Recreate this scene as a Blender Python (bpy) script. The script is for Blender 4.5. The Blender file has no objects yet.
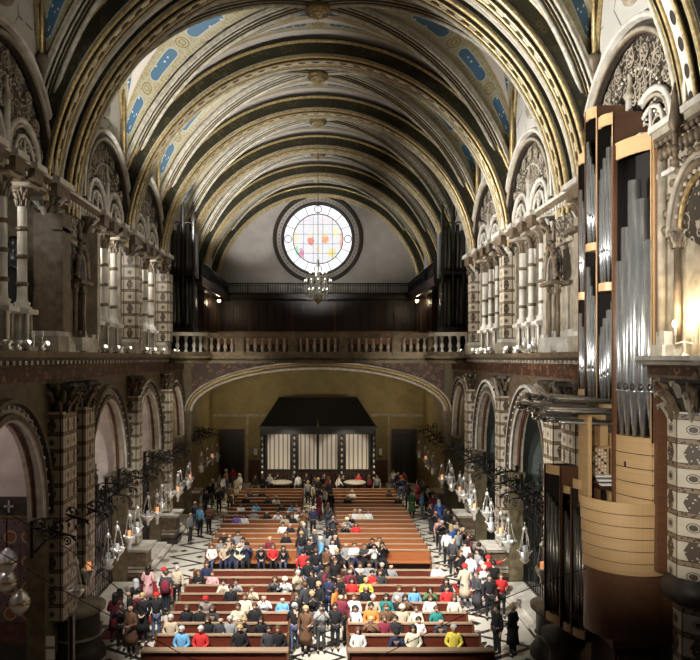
import bpy, math, random
from math import pi, sin, cos, sqrt, atan2, asin
from mathutils import Vector, Matrix
random.seed(7)
SC = bpy.context.scene
COL = SC.collection
SC.view_settings.view_transform = 'Standard'
SC.view_settings.look = 'None'
SC.view_settings.gamma = 1.0
SC.view_settings.use_curve_mapping = False
SC.view_settings.exposure = 0.0

# ------------------------------------------------------------------ materials
MAT = {}
class NT:
    def __init__(s, m):
        m.use_nodes = True
        s.t = m.node_tree; s.n = s.t.nodes; s.l = s.t.links
        s.b = s.n['Principled BSDF']
    def node(s, kind, **kw):
        n = s.n.new(kind)
        for k, v in kw.items():
            if k.startswith('i_'): n.inputs[k[2:].replace('_', ' ')].default_value = v
            else: setattr(n, k, v)
        return n
    def put(s, sock, v):
        if hasattr(v, 'links') or isinstance(v, bpy.types.NodeSocket): s.l.new(v, sock)
        else: sock.default_value = v
    def m(s, op, a, b=0.0, c=0.0):
        n = s.n.new('ShaderNodeMath'); n.operation = op
        s.put(n.inputs[0], a); s.put(n.inputs[1], b); s.put(n.inputs[2], c)
        return n.outputs[0]
    def mix(s, f, a, b):
        n = s.n.new('ShaderNodeMix'); n.data_type = 'RGBA'
        s.put(n.inputs[0], f)
        s.put(n.inputs[6], a if isinstance(a, bpy.types.NodeSocket) else (*a, 1))
        s.put(n.inputs[7], b if isinstance(b, bpy.types.NodeSocket) else (*b, 1))
        return n.outputs[2]
    def uv(s):
        t = s.n.new('ShaderNodeTexCoord'); x = s.n.new('ShaderNodeSeparateXYZ')
        s.l.new(t.outputs['UV'], x.inputs[0]); s._uv = t.outputs['UV']; s._ob = t.outputs['Object']
        return x.outputs[0], x.outputs[1]
    def noise(s, scale, detail=3, vec=None, rough=.5):
        n = s.n.new('ShaderNodeTexNoise'); n.inputs['Scale'].default_value = scale
        n.inputs['Detail'].default_value = detail; n.inputs['Roughness'].default_value = rough
        if vec is not None: s.l.new(vec, n.inputs['Vector'])
        return n.outputs[0]
    def voro(s, scale, vec=None, feature='F1'):
        n = s.n.new('ShaderNodeTexVoronoi'); n.feature = feature; n.inputs['Scale'].default_value = scale
        if vec is not None: s.l.new(vec, n.inputs['Vector'])
        return n.outputs['Distance']
    def bump(s, h, strength=.5, dist=.05):
        n = s.n.new('ShaderNodeBump'); n.inputs['Strength'].default_value = strength
        n.inputs['Distance'].default_value = dist
        s.l.new(h, n.inputs['Height']); s.l.new(n.outputs[0], s.b.inputs['Normal'])
    def lt(s, a, b): return s.m('LESS_THAN', a, b)
    def gt(s, a, b): return s.m('GREATER_THAN', a, b)
    def between(s, x, a, b): return s.m('MULTIPLY', s.gt(x, a), s.lt(x, b))
    def fract(s, x, period): return s.m('FRACT', s.m('DIVIDE', x, period))
    def col(s, c): s.put(s.b.inputs['Base Color'], c if isinstance(c, bpy.types.NodeSocket) else (*c, 1))
    def ob(s):
        t = s.n.new('ShaderNodeTexCoord'); return t.outputs['Object']

def M(name, col=(.5, .5, .5), rough=.6, metal=0.0, fn=None, emit=None, es=1.0, noise=0.0, nscale=6.0, bump=0.0):
    m = bpy.data.materials.new(name); t = NT(m)
    t.col(col); t.b.inputs['Roughness'].default_value = rough; t.b.inputs['Metallic'].default_value = metal
    if noise:
        f = t.noise(nscale, 4, t.ob())
        f = t.m('MULTIPLY', t.m('SUBTRACT', f, .35), 3.0 ); f = t.m('MINIMUM', t.m('MAXIMUM', f, 0.0), 1.0)
        t.col(t.mix(f, tuple(c * (1 - noise) for c in col), tuple(min(1, c * (1 + noise * .6)) for c in col)))
        if bump: t.bump(f, bump, .03)
    if emit: t.put(t.b.inputs['Emission Color'], (*emit, 1)); t.b.inputs['Emission Strength'].default_value = es
    if fn: fn(t)
    MAT[name] = m
    return m

M('stone_cream', (.38, .33, .25), .6, noise=.3, nscale=3)
M('stone_pale', (.62, .59, .52), .55, noise=.25, nscale=2.5)
M('stone_brown', (.16, .115, .07), .5, noise=.4, nscale=4, bump=.2)
M('stone_olive', (.15, .12, .065), .5, noise=.35, nscale=3)
M('stone_dark', (.05, .038, .028), .5, noise=.4, nscale=5)
M('marble_red', (.13, .05, .035), .3, noise=.5, nscale=6)
M('marble_white', (.74, .70, .61), .3, noise=.15, nscale=3)
M('gold', (.60, .46, .22), .34, .5, noise=.35, nscale=9)
M('gold_dark', (.30, .21, .09), .45, .5, noise=.4, nscale=9)
M('rib_pale', (.52, .48, .38), .35, noise=.3, nscale=5)
M('rib_dark', (.030, .024, .014), .45, .1, noise=.5, nscale=7)
M('iron', (.018, .017, .016), .35, .6)
M('black_wood', (.02, .017, .015), .35)
M('silver', (.86, .84, .78), .25, .6)
M('brass', (.75, .55, .25), .25, .9)
M('crystal', (.85, .88, .9), .08, .3)
M('pipe_tin', (.70, .72, .72), .24, .85, noise=.12, nscale=2)
M('pipe_dark', (.20, .19, .17), .28, .9)
M('skin', (.58, .37, .26), .55)
M('eye', (.03, .02, .02), .3)
M('red_cloth', (.30, .02, .02), .8)
M('paper', (.85, .84, .80), .7)
M('bulb', (1, .85, .6), .4, emit=(1, .72, .35), es=18)
M('bulb_cool', (1, .95, .9), .4, emit=(1, .9, .75), es=4)
M('candle_glow', (1, .5, .2), .5, emit=(1, .45, .2), es=.6)
M('key_white', (.85, .85, .83), .3)
M('statue_black', (.012, .012, .013), .35)
M('statue_pale', (.75, .72, .66), .5)
M('rubber', (.02, .02, .02), .6)

def f_web(t):
    u, v = t.uv()
    au, av = t.m('ABSOLUTE', u), t.m('ABSOLUTE', v)
    mid = t.m('MINIMUM', t.m('MULTIPLY', t.m('ADD', au, av), .5), .999)
    s = t.m('MULTIPLY', t.m('ARCSINE', mid), 9.5)
    def rt(q): return t.m('SQRT', t.m('MAXIMUM', t.m('SUBTRACT', 1.0, t.m('MULTIPLY', q, q)), 0.0))
    zu, zv = rt(au), rt(av)
    dz = t.m('MULTIPLY', t.m('SUBTRACT', zu, zv), 5.2); dp = t.m('MULTIPLY', t.m('SUBTRACT', au, av), 3.1)
    d = t.m('SQRT', t.m('ADD', t.m('MULTIPLY', dz, dz), t.m('MULTIPLY', dp, dp)))
    lat = t.gt(au, av)
    # second band running beside the transverse arches
    def ch(c, a, b): return t.m('ADD', t.m('MULTIPLY', a, c), t.m('MULTIPLY', b, t.m('SUBTRACT', 1.0, c)))
    e = ch(lat, t.m('ADD', t.m('MULTIPLY', t.m('SUBTRACT', .95, au), 9.15), .75), t.m('MULTIPLY', t.m('SUBTRACT', 1.0, av), 3.3))
    sx = ch(lat, t.m('ADD', t.m('MULTIPLY', t.m('SUBTRACT', 1.0, zv), 9.5), t.m('MULTIPLY', av, 1.5)), t.m('MULTIPLY', t.m('ARCSINE', t.m('MINIMUM', au, .999)), 9.0))
    useE = t.lt(e, t.m('SUBTRACT', d, .35))
    def pick(a, b): # a if useE else b
        return t.m('ADD', t.m('MULTIPLY', a, useE), t.m('MULTIPLY', b, t.m('SUBTRACT', 1.0, useE)))
    dd = pick(t.m('ADD', e, -.55), d); ss = pick(sx, s)
    band = t.between(dd, .32, 1.36)
    b1 = t.m('MAXIMUM', t.between(dd, .36, .45), t.between(dd, 1.22, 1.32))
    dots = t.gt(t.fract(ss, .16), .45)
    b1 = t.m('MULTIPLY', b1, dots)
    q = t.m('ABSOLUTE', t.m('SUBTRACT', dd, .83))
    a = t.m('ABSOLUTE', t.m('MULTIPLY', t.m('SUBTRACT', t.fract(ss, 2.7), .5), 2.7))
    # capsule distance
    ax = t.m('MAXIMUM', t.m('SUBTRACT', a, .66), 0.0)
    cap = t.m('SQRT', t.m('ADD', t.m('MULTIPLY', ax, ax), t.m('MULTIPLY', q, q)))
    incap = t.lt(cap, .20); edge = t.between(cap, .20, .25)
    ca = t.m('SUBTRACT', 1.35, a)
    cd = t.m('SQRT', t.m('ADD', t.m('MULTIPLY', ca, ca), t.m('MULTIPLY', q, q)))
    ring = t.m('MAXIMUM', t.between(cd, .09, .13), t.between(cd, .2, .25))
    n1 = t.noise(9, 2, t._uv)
    cmb = t.node('ShaderNodeCombineXYZ'); t.l.new(ss, cmb.inputs[0]); t.l.new(dd, cmb.inputs[1])
    scroll = t.between(t.voro(5.5, cmb.outputs[0]), .30, .42)
    fig = t.m('MULTIPLY', t.lt(t.voro(4.2, cmb.outputs[0]), .20), incap)
    web = t.mix(t.noise(2.0, 3, t._ob), (.60, .52, .46), (.78, .72, .66))
    ground = t.mix(scroll, (.42, .39, .27), (.33, .25, .08))
    c = t.mix(band, web, ground)
    c = t.mix(b1, c, (.36, .28, .12))
    c = t.mix(t.m('MULTIPLY', band, ring), c, (.25, .18, .05))
    c = t.mix(t.m('MULTIPLY', band, incap), c, (.065, .16, .26))
    c = t.mix(t.m('MULTIPLY', band, edge), c, (.50, .48, .36))
    c = t.mix(t.m('MULTIPLY', band, fig), c, (.6, .66, .66))
    t.col(c)
M('vault_web', rough=.6, fn=f_web)

def f_soffit(t):
    u, v = t.uv()
    a = t.m('MULTIPLY', t.m('SUBTRACT', t.fract(u, .62), .5), .62)
    b = t.m('SUBTRACT', v, .24)
    r = t.m('ADD', t.m('MULTIPLY', t.m('MULTIPLY', a, a), .35), t.m('MULTIPLY', b, b))
    dot = t.lt(r, .0105)
    c = t.mix(t.noise(3, 3, t._uv), (.56, .53, .46), (.74, .71, .63))
    t.col(t.mix(dot, c, (.03, .025, .02)))
M('soffit_dots', rough=.5, fn=f_soffit)

def f_darkorn(t):
    u, v = t.uv()
    n = t.voro(3.2, t._uv); k = t.between(n, .28, .40)
    t.col(t.mix(k, (.028, .025, .012), (.075, .06, .026)))
M('dark_ornament', rough=.45, fn=f_darkorn)

def f_tile(t):
    u, v = t.uv()
    row = t.fract(v, .54); idx = t.m('FLOOR', t.m('DIVIDE', v, .54)); par = t.gt(t.fract(idx, 2.0), .25)
    colu = t.m('MULTIPLY', t.m('SUBTRACT', t.fract(u, .54), .5), .54)
    y = t.m('MULTIPLY', t.m('SUBTRACT', row, .58), .54)
    r = t.m('SQRT', t.m('ADD', t.m('MULTIPLY', colu, colu), t.m('MULTIPLY', y, y)))
    disc = t.m('MULTIPLY', t.m('MAXIMUM', t.lt(r, .07), t.between(r, .09, .108)), par)
    urn = t.m('MULTIPLY', t.lt(t.m('ADD', t.m('ABSOLUTE', colu), t.m('MULTIPLY', t.m('ABSOLUTE', y), .4)), .15),
              t.m('SUBTRACT', 1.0, par))
    urn = t.m('MULTIPLY', urn, t.gt(t.voro(14, t._uv), .25))
    bandm = t.lt(row, .17)
    fr = t.m('MAXIMUM', t.between(row, .17, .21), t.gt(row, .965))
    edge = t.gt(t.m('ABSOLUTE', colu), .25)
    base = t.mix(t.noise(6, 3, t._uv), (.50, .44, .33), (.66, .60, .47))
    c = t.mix(t.m('MAXIMUM', disc, urn), base, (.085, .06, .04))
    c = t.mix(bandm, c, t.mix(t.gt(t.voro(16, t._uv), .4), (.05, .032, .022), (.26, .18, .10)))
    c = t.mix(t.m('MAXIMUM', fr, edge), c, (.06, .04, .03))
    t.col(c)
M('tile_pilaster', rough=.45, fn=f_tile)

def f_plaster(t):
    o = t.ob()
    n = t.noise(.7, 5, o)
    c = t.mix(n, (.44, .43, .39), (.66, .65, .60))
    wv = t.voro(.55, o, 'DISTANCE_TO_EDGE')
    crack = t.m('MULTIPLY', t.lt(wv, .012), t.gt(t.noise(1.3, 2, o), .5))
    t.col(t.mix(crack, c, (.16, .15, .13)))
M('plaster_grey', rough=.7, fn=f_plaster)
M('plaster_rose', (.50, .46, .42), .7, noise=.12, nscale=1.2)
M('plaster_dim', (.30, .235, .10), .7, noise=.2, nscale=1.2)
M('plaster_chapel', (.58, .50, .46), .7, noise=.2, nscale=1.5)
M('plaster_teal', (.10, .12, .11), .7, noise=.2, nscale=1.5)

def f_floral(t):
    o = t.ob()
    a = t.voro(4.2, o); k = t.between(a, .34, .48); b = t.lt(t.voro(9, o), .22)
    k = t.m('MAXIMUM', k, b)
    t.col(t.mix(k, (.045, .036, .028), (.40, .34, .26)))
    t.bump(k, .9, .06)
M('floral_relief', rough=.5, fn=f_floral)
def f_spandrel(t):
    o = t.ob()
    a = t.voro(2.6, o); k = t.between(a, .22, .36); b = t.lt(t.voro(7, o), .2)
    t.col(t.mix(t.m('MAXIMUM', k, b), (.055, .022, .014), (.24, .12, .055)))
M('spandrel_paint', rough=.5, fn=f_spandrel)
def f_chtile(t):
    u, v = t.uv()
    a = t.m('MULTIPLY', t.m('SUBTRACT', t.fract(u, .55), .5), .55)
    b = t.m('MULTIPLY', t.m('SUBTRACT', t.fract(v, .8), .5), .8)
    r = t.m('SQRT', t.m('ADD', t.m('MULTIPLY', a, a), t.m('MULTIPLY', b, b)))
    ring = t.between(r, .15, .21); inn = t.lt(r, .08)
    c = t.mix(t.gt(t.voro(9, t._uv), .3), (.06, .035, .035), (.16, .11, .11))
    c = t.mix(ring, c, (.48, .30, .13)); t.col(t.mix(inn, c, (.40, .10, .05)))
M('chapel_tile', rough=.5, fn=f_chtile)

def f_floor(t):
    o = t.ob(); x = t.node('ShaderNodeSeparateXYZ'); t.l.new(o, x.inputs[0])
    X, Y = x.outputs[0], x.outputs[1]
    ax = t.m('ABSOLUTE', X)
    base = t.mix(t.noise(1.5, 4, o), (.60, .56, .47), (.78, .74, .64))
    # zigzag in the side aisles between 5.5 and 7.8 m
    tri = t.m('MULTIPLY', t.m('ABSOLUTE', t.m('SUBTRACT', t.fract(Y, 2.2), .5)), 2.0)
    zx = t.m('ADD', 5.65, t.m('MULTIPLY', tri, 1.75))
    zig = t.m('MULTIPLY', t.lt(t.m('ABSOLUTE', t.m('SUBTRACT', ax, zx)), .17), t.between(ax, 5.5, 7.7))
    # small diamonds inside the triangles
    dy = t.m('ABSOLUTE', t.m('SUBTRACT', t.fract(t.m('ADD', Y, 0.0), 2.2), .5))
    di = t.lt(t.m('ADD', t.m('MULTIPLY', dy, 2.2), t.m('ABSOLUTE', t.m('SUBTRACT', ax, 6.95))), .22)
    di2 = t.lt(t.m('ADD', t.m('MULTIPLY', t.m('ABSOLUTE', t.m('SUBTRACT', t.fract(t.m('ADD', Y, 1.1), 2.2), .5)), 2.2), t.m('ABSOLUTE', t.m('SUBTRACT', ax, 5.95))), .22)
    line = t.between(ax, 7.72, 7.84)
    # centre aisle: crossing zigzags
    tc = t.m('MULTIPLY', t.m('ABSOLUTE', t.m('SUBTRACT', t.fract(Y, 1.3), .5)), 2.0)
    zc = t.m('MULTIPLY', tc, .85)
    cz = t.m('MULTIPLY', t.lt(t.m('ABSOLUTE', t.m('SUBTRACT', ax, zc)), .11), t.lt(ax, .95))
    dark = t.m('MAXIMUM', t.m('MAXIMUM', zig, di), t.m('MAXIMUM', t.m('MAXIMUM', line, di2), cz))
    c = t.mix(dark, base, (.022, .02, .018))
    c = t.mix(t.between(ax, 1.0, 5.35), c, (.12, .07, .045))
    t.col(c)
M('floor_marble', rough=.32, fn=f_floor)

def wood(name, c1, c2, rough=.35, sc=2.5):
    def fn(t):
        o = t.ob(); mp = t.node('ShaderNodeMapping'); t.l.new(o, mp.inputs[0]); mp.inputs['Scale'].default_value = (.5, 6, 6)
        t.col(t.mix(t.noise(sc, 4, mp.outputs[0]), c1, c2))
    M(name, rough=rough, fn=fn)
wood('pew_red', (.085, .02, .012), (.19, .045, .024))
wood('pew_orange', (.26, .085, .03), (.46, .17, .06))
wood('pew_rail', (.34, .22, .14), (.50, .36, .25), .3)
wood('wood_dark', (.028, .013, .009), (.06, .026, .017))
wood('wood_red', (.10, .045, .024), (.19, .09, .045))
def f_maple(t):
    o = t.ob(); mp = t.node('ShaderNodeMapping'); t.l.new(o, mp.inputs[0]); mp.inputs['Scale'].default_value = (.6, .6, 14)
    t.col(t.mix(t.noise(1.6, 3, mp.outputs[0]), (.52, .33, .15), (.68, .46, .24)))
M('maple', rough=.4, fn=f_maple)

def f_rose(t):
    u, v = t.uv()   # u = angle/2pi, v = radius 0..1
    o = t.ob()
    x = t.node('ShaderNodeSeparateXYZ'); t.l.new(o, x.inputs[0]); X, Z = x.outputs[0], x.outputs[2]
    def blob(cx, cz, rx, rz):
        a = t.m('DIVIDE', t.m('SUBTRACT', X, cx), rx); b = t.m('DIVIDE', t.m('SUBTRACT', Z, cz), rz)
        return t.m('ADD', t.m('MULTIPLY', a, a), t.m('MULTIPLY', b, b))
    n = t.noise(5, 2, o)
    tint = t.node('ShaderNodeTexNoise', noise_dimensions='3D'); tint.inputs['Scale'].default_value = 4.5; tint.inputs['Roughness'].default_value = .8; t.l.new(o, tint.inputs['Vector'])
    c = t.mix(.5, (.95, .95, .97), tint.outputs['Color'])
    c = t.mix(t.gt(v, .72), c, (.95, .96, 1.0))
    def add(c, cx, cz, rx, rz, colr):
        return t.mix(t.m('MULTIPLY', t.lt(t.m('ADD', blob(cx, cz, rx, rz), t.m('MULTIPLY', n, 2.2)), 1.75), .75), c, colr)
    c = add(c, -.62, -.12, .32, .42, (.75, .10, .03)); c = add(c, .6, -.05, .34, .38, (.80, .22, .03))
    c = add(c, -.62, .35, .22, .22, (.95, .75, .35)); c = add(c, .6, .32, .22, .22, (.9, .65, .3))
    c = add(c, -1.35, -1.2, .25, .5, (.65, .12, .35)); c = add(c, 1.1, -1.1, .4, .45, (.75, .65, .15))
    c = add(c, -1.75, -1.0, .18, .6, (.25, .65, .35)); c = add(c, 1.45, .6, .2, .6, (.85, .85, .35))
    c = add(c, .0, -.85, .15, .2, (.9, .6, .2)); c = add(c, -.9, 1.55, .6, .15, (.85, .6, .75)); c = add(c, .8, 1.6, .6, .15, (.9, .65, .7))
    c = add(c, -1.9, .1, .18, .7, (.85, .7, .35)); c = add(c, 1.95, -.1, .18, .7, (.85, .35, .2))
    c = add(c, -.1, -1.95, .6, .1, (.6, .6, .85))
    t.col((.1, .1, .1)); t.put(t.b.inputs['Emission Color'], c); t.b.inputs['Emission Strength'].default_value = 1.25
M('stained_glass', rough=.2, fn=f_rose)
def f_curtain(t):
    u, v = t.uv()
    w = t.fract(u, .32); f = t.between(w, .25, .9)
    t.col(t.mix(f, (.28, .24, .19), (.72, .68, .60)))
M('curtain', rough=.6, fn=f_curtain)

CLOTH = {'black': (.012, .012, .014), 'charcoal': (.05, .05, .055), 'navy': (.02, .03, .08), 'beige': (.55, .45, .32),
 'white': (.85, .84, .80), 'grey': (.32, .32, .32), 'red': (.62, .03, .03), 'brown': (.16, .08, .04), 'light blue': (.16, .42, .68),
 'teal': (.02, .22, .20), 'yellow': (.85, .72, .10), 'orange': (.75, .25, .05), 'green': (.08, .20, .08), 'pink': (.75, .42, .42),
 'burgundy': (.20, .02, .04), 'purple': (.25, .15, .45), 'cream': (.78, .72, .55), 'blue': (.05, .12, .42), 'denim': (.07, .10, .18)}
for k, c in CLOTH.items(): M('cloth_' + k.replace(' ', '_'), c, .85, noise=.15, nscale=12)
M('hair_dark', (.02, .014, .01), .5); M('hair_brown', (.10, .05, .025), .5); M('hair_blond', (.50, .36, .16), .5); M('hair_grey', (.5, .5, .5), .5)

# ------------------------------------------------------------------ mesh builder
class MB:
    def __init__(s): s.v = []; s.f = []; s.m = []; s.uv = []; s.sm = []
    def face(s, idx, mat, uv=None, smooth=False):
        s.f.append(tuple(idx)); s.m.append(mat); s.uv.append(uv); s.sm.append(smooth)
    def poly(s, pts, mat, uv=None, smooth=False):
        n = len(s.v); s.v += [Vector(p) for p in pts]; s.face(range(n, n + len(pts)), mat, uv, smooth)
    def grid(s, rows, mat, uvs=None, smooth=True, wrap=False, flip=False):
        n = len(s.v); w = len(rows[0])
        for r in rows: s.v += [Vector(p) for p in r]
        for i in range(len(rows) - 1):
            for j in range(w if wrap else w - 1):
                k = (j + 1) % w
                q = [n + i * w + j, n + i * w + k, n + (i + 1) * w + k, n + (i + 1) * w + j]
                uv = None
                if uvs: uv = [uvs[i][j], uvs[i][j + 1] if j + 1 < len(uvs[i]) else uvs[i][k], uvs[i + 1][j + 1] if j + 1 < len(uvs[i]) else uvs[i + 1][k], uvs[i + 1][j]]
                if flip: q.reverse(); uv = uv and uv[::-1]
                s.face(q, mat if isinstance(mat, str) else mat[j], uv, smooth)
    def box(s, x0, y0, z0, x1, y1, z1, mat, M4=None):
        n = len(s.v)
        ps = [Vector((x, y, z)) for z in (z0, z1) for y in (y0, y1) for x in (x0, x1)]
        if M4: ps = [M4 @ p for p in ps]
        s.v += ps
        for q in ((0, 2, 3, 1), (4, 5, 7, 6), (0, 1, 5, 4), (2, 6, 7, 3), (0, 4, 6, 2), (1, 3, 7, 5)):
            s.face([n + i for i in q], mat)
    def tube(s, pts, r, mat, n=8, caps=True):
        pts = [Vector(p) for p in pts]
        rs = r if isinstance(r, (list, tuple)) else [r] * len(pts)
        rows = []; up = None
        for i, p in enumerate(pts):
            t = (pts[min(i + 1, len(pts) - 1)] - pts[max(i - 1, 0)]).normalized()
            if up is None: up = Vector((0, 0, 1)) if abs(t.z) < .9 else Vector((1, 0, 0))
            a = t.cross(up).normalized(); b = a.cross(t).normalized(); up = b
            rows.append([p + (a * cos(2 * pi * k / n) + b * sin(2 * pi * k / n)) * rs[i] for k in range(n)])
        base = len(s.v)
        s.grid(rows, mat, smooth=n > 5, wrap=True)
        if caps:
            s.face([base + k for k in range(n)][::-1], mat); e = base + (len(rows) - 1) * n
            s.face([e + k for k in range(n)], mat)
    def lathe(s, prof, c, mat, n=16, a0=0, a1=2 * pi, axis='z', smooth=True, sq=1.0):
        full = abs(a1 - a0 - 2 * pi) < 1e-6
        k = n if full else n + 1; rows = []
        for r, z in prof:
            row = []
            for i in range(k):
                a = a0 + (a1 - a0) * i / n
                if axis == 'z': p = (c[0] + r * cos(a), c[1] + r * sin(a) * sq, c[2] + z)
                elif axis == 'y': p = (c[0] + r * cos(a), c[1] + z, c[2] + r * sin(a))
                else: p = (c[0] + z, c[1] + r * cos(a), c[2] + r * sin(a))
                row.append(p)
            rows.append(row)
        s.grid(rows, mat, smooth=smooth, wrap=full)
    def blob(s, c, r, mat, n=6, m=4, sz=1.0):
        c = Vector(c)
        rows = [[c + Vector((r * sin(pi * i / m) * cos(2 * pi * j / n), r * sin(pi * i / m) * sin(2 * pi * j / n), r * sz * cos(pi * i / m))) for j in range(n)] for i in range(m + 1)]
        s.grid(rows, mat, wrap=True)
    def sweep(s, frames, prof, mats, closed=True, smooth=False):
        """frames: (P,S,N); prof: (a,b) offsets; mats: one per profile segment or a single name."""
        rows = []; uvs = []; L = 0; last = None
        pl = [0]
        m = len(prof)
        for i in range(m): 
            a = prof[i]; b = prof[(i + 1) % m]; pl.append(pl[-1] + math.hypot(a[0] - b[0], a[1] - b[1]))
        for P, S, N in frames:
            P = Vector(P)
            if last is not None: L += (P - last).length
            last = P
            rows.append([P + Vector(S) * a + Vector(N) * b for a, b in prof])
            uvs.append([(L, q) for q in pl])
        if not isinstance(mats, str) and smooth is False: pass
        # local v of each segment restarts at 0 so patterns stay in their own strip
        n = len(s.v)
        for r in rows: s.v += r
        for i in range(len(rows) - 1):
            for j in range(m if closed else m - 1):
                k = (j + 1) % m; w = pl[j + 1] - pl[j]
                q = [n + i * m + j, n + i * m + k, n + (i + 1) * m + k, n + (i + 1) * m + j]
                l0, l1 = uvs[i][0][0], uvs[i + 1][0][0]
                s.face(q, mats if isinstance(mats, str) else mats[j], [(l0, 0), (l0, w), (l1, w), (l1, 0)], smooth)
    def roll(s, frames, a, b, r, mat, n=8):
        s.sweep(frames, [(a + r * cos(2 * pi * k / n), b + r * sin(2 * pi * k / n)) for k in range(n)], mat, smooth=True)
    def build(s, name, parent=None, loc=(0, 0, 0), rot=0.0, local=False, kind=None):
        me = bpy.data.meshes.new(name)
        L = Vector(loc) if not local else Vector((0, 0, 0))
        me.from_pydata([tuple(p - L) for p in s.v], [], s.f)
        names = []
        for m in s.m:
            if m not in names: names.append(m)
        for m in names: me.materials.append(MAT[m])
        ix = {m: i for i, m in enumerate(names)}
        me.polygons.foreach_set('material_index', [ix[m] for m in s.m])
        me.polygons.foreach_set('use_smooth', s.sm)
        ul = me.uv_layers.new(name='UVMap').data
        k = 0; V = s.v
        for f, uv in zip(s.f, s.uv):
            if uv is None:
                a, b, c = V[f[0]], V[f[1]], V[f[2]]
                n = (b - a).cross(c - b); ax = max(range(3), key=lambda i: abs(n[i]))
                i0, i1 = ((1, 2), (0, 2), (0, 1))[ax]
                for vi in f: ul[k].uv = (V[vi][i0], V[vi][i1]); k += 1
            else:
                for q in uv: ul[k].uv = q; k += 1
        me.update()
        o = bpy.data.objects.new(name, me); COL.objects.link(o)
        o.location = loc; o.rotation_euler.z = rot
        if parent: o.parent = parent
        if kind: o['kind'] = kind
        return o

def struct(name, mb, loc=(0, 0, 0)): return mb.build(name, None, loc, kind='structure')
def tag(o, label, cat, group=None, kind=None):
    o['label'] = label; o['category'] = cat
    if group: o['group'] = group
    if kind: o['kind'] = kind
    return o
def empty(name, loc, rot=0.0):
    o = bpy.data.objects.new(name, None); COL.objects.link(o); o.location = loc; o.rotation_euler.z = rot
    o.empty_display_size = .2
    return o
def copy_tree(o, parent=None):
    c = o.copy(); COL.objects.link(c)
    if parent: c.parent = parent
    for ch in o.children: copy_tree(ch, c)
    return c
ORDS = 'first second third fourth fifth sixth seventh eighth ninth tenth eleventh twelfth thirteenth fourteenth fifteenth sixteenth seventeenth eighteenth nineteenth twentieth twenty-first twenty-second twenty-third twenty-fourth twenty-fifth twenty-sixth twenty-seventh twenty-eighth twenty-ninth thirtieth'.split()
def SIDE(sx): return 'organ side' if sx > 0 else 'opposite the organ'

# ------------------------------------------------------------------ camera
F = 700.0; CZ = 10.0
cam = bpy.data.cameras.new('camera'); co = bpy.data.objects.new('camera', cam); COL.objects.link(co)
co.location = (0, 0, CZ); co.rotation_euler = (pi / 2, 0, 0)
cam.sensor_width = 36; cam.lens = 36; cam.sensor_fit = 'HORIZONTAL'
cam.shift_x = 32 / 700; cam.shift_y = 28 / 700; cam.clip_end = 200
SC.camera = co

# ------------------------------------------------------------------ dimensions
BAY = 6.63
BAYS = [28.2 + BAY * k for k in range(5)]            # vault bays
EDGES = [24.9 + BAY * k for k in range(6)]           # 24.9 .. 58.05
NEAR = 19.1
WX = 8.5; WALLX = 8.65; HS = 14.9; RV = 9.5
YB = 58.0
def arc(P0, R, ax, n=48, a0=0.0, a1=pi, rz=None):
    """frames along a semicircle. ax='x': spans x, thickness along y. ax='y': spans y, thickness along x."""
    fr = []; rz = rz or R
    for i in range(n + 1):
        a = a0 + (a1 - a0) * i / n
        if ax == 'x':
            P = (P0[0] + R * cos(a), P0[1], P0[2] + rz * sin(a)); N = Vector((-cos(a), 0, -sin(a))); S = Vector((0, 1, 0))
        else:
            P = (P0[0], P0[1] + R * cos(a), P0[2] + rz * sin(a)); N = Vector((0, -cos(a), -sin(a))); S = Vector((1, 0, 0))
        fr.append((P, S, N))
    return fr
# ================================================================== SETTING
# floor
m = MB(); m.box(-13.5, 8, -.2, 13.5, 59, 0, 'floor_marble'); struct('floor', m)

# ---- arched wall helper (plane at x, openings along y)
def arched_wall(m, x, th, y0, y1, z0, z1, ops, mat, jamb=None, n=20):
    """ops: (yc, half, spring, base). th: signed thickness away from the nave."""
    jamb = jamb or mat; cur = y0
    def quad(a, b, c, d, mt):
        m.poly([a, b, c, d], mt)
    def slab(ya, yb, za, zb):
        quad((x, ya, za), (x, yb, za), (x, yb, zb), (x, ya, zb), mat)
        quad((x + th, ya, za), (x + th, yb, za), (x + th, yb, zb), (x + th, ya, zb), mat)
    for yc, h, sp, ba in ops:
        slab(cur, yc - h, z0, z1)
        if ba > z0: slab(yc - h, yc + h, z0, ba)
        pts = [(yc - h, ba)] + [(yc - h * cos(pi * i / n), sp + 3.2 * sin(pi * i / n)) for i in range(n + 1)] + [(yc + h, ba)]
        for i in range(1, len(pts) - 2):
            (a, za), (b, zb) = pts[i], pts[i + 1]
            for xx in (x, x + th): quad((xx, a, za), (xx, b, zb), (xx, b, z1), (xx, a, z1), mat)
        for (a, za), (b, zb) in zip(pts, pts[1:]):
            quad((x, a, za), (x, b, zb), (x + th, b, zb), (x + th, a, za), jamb)
        cur = yc + h
    slab(cur, y1, z0, z1)

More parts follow.
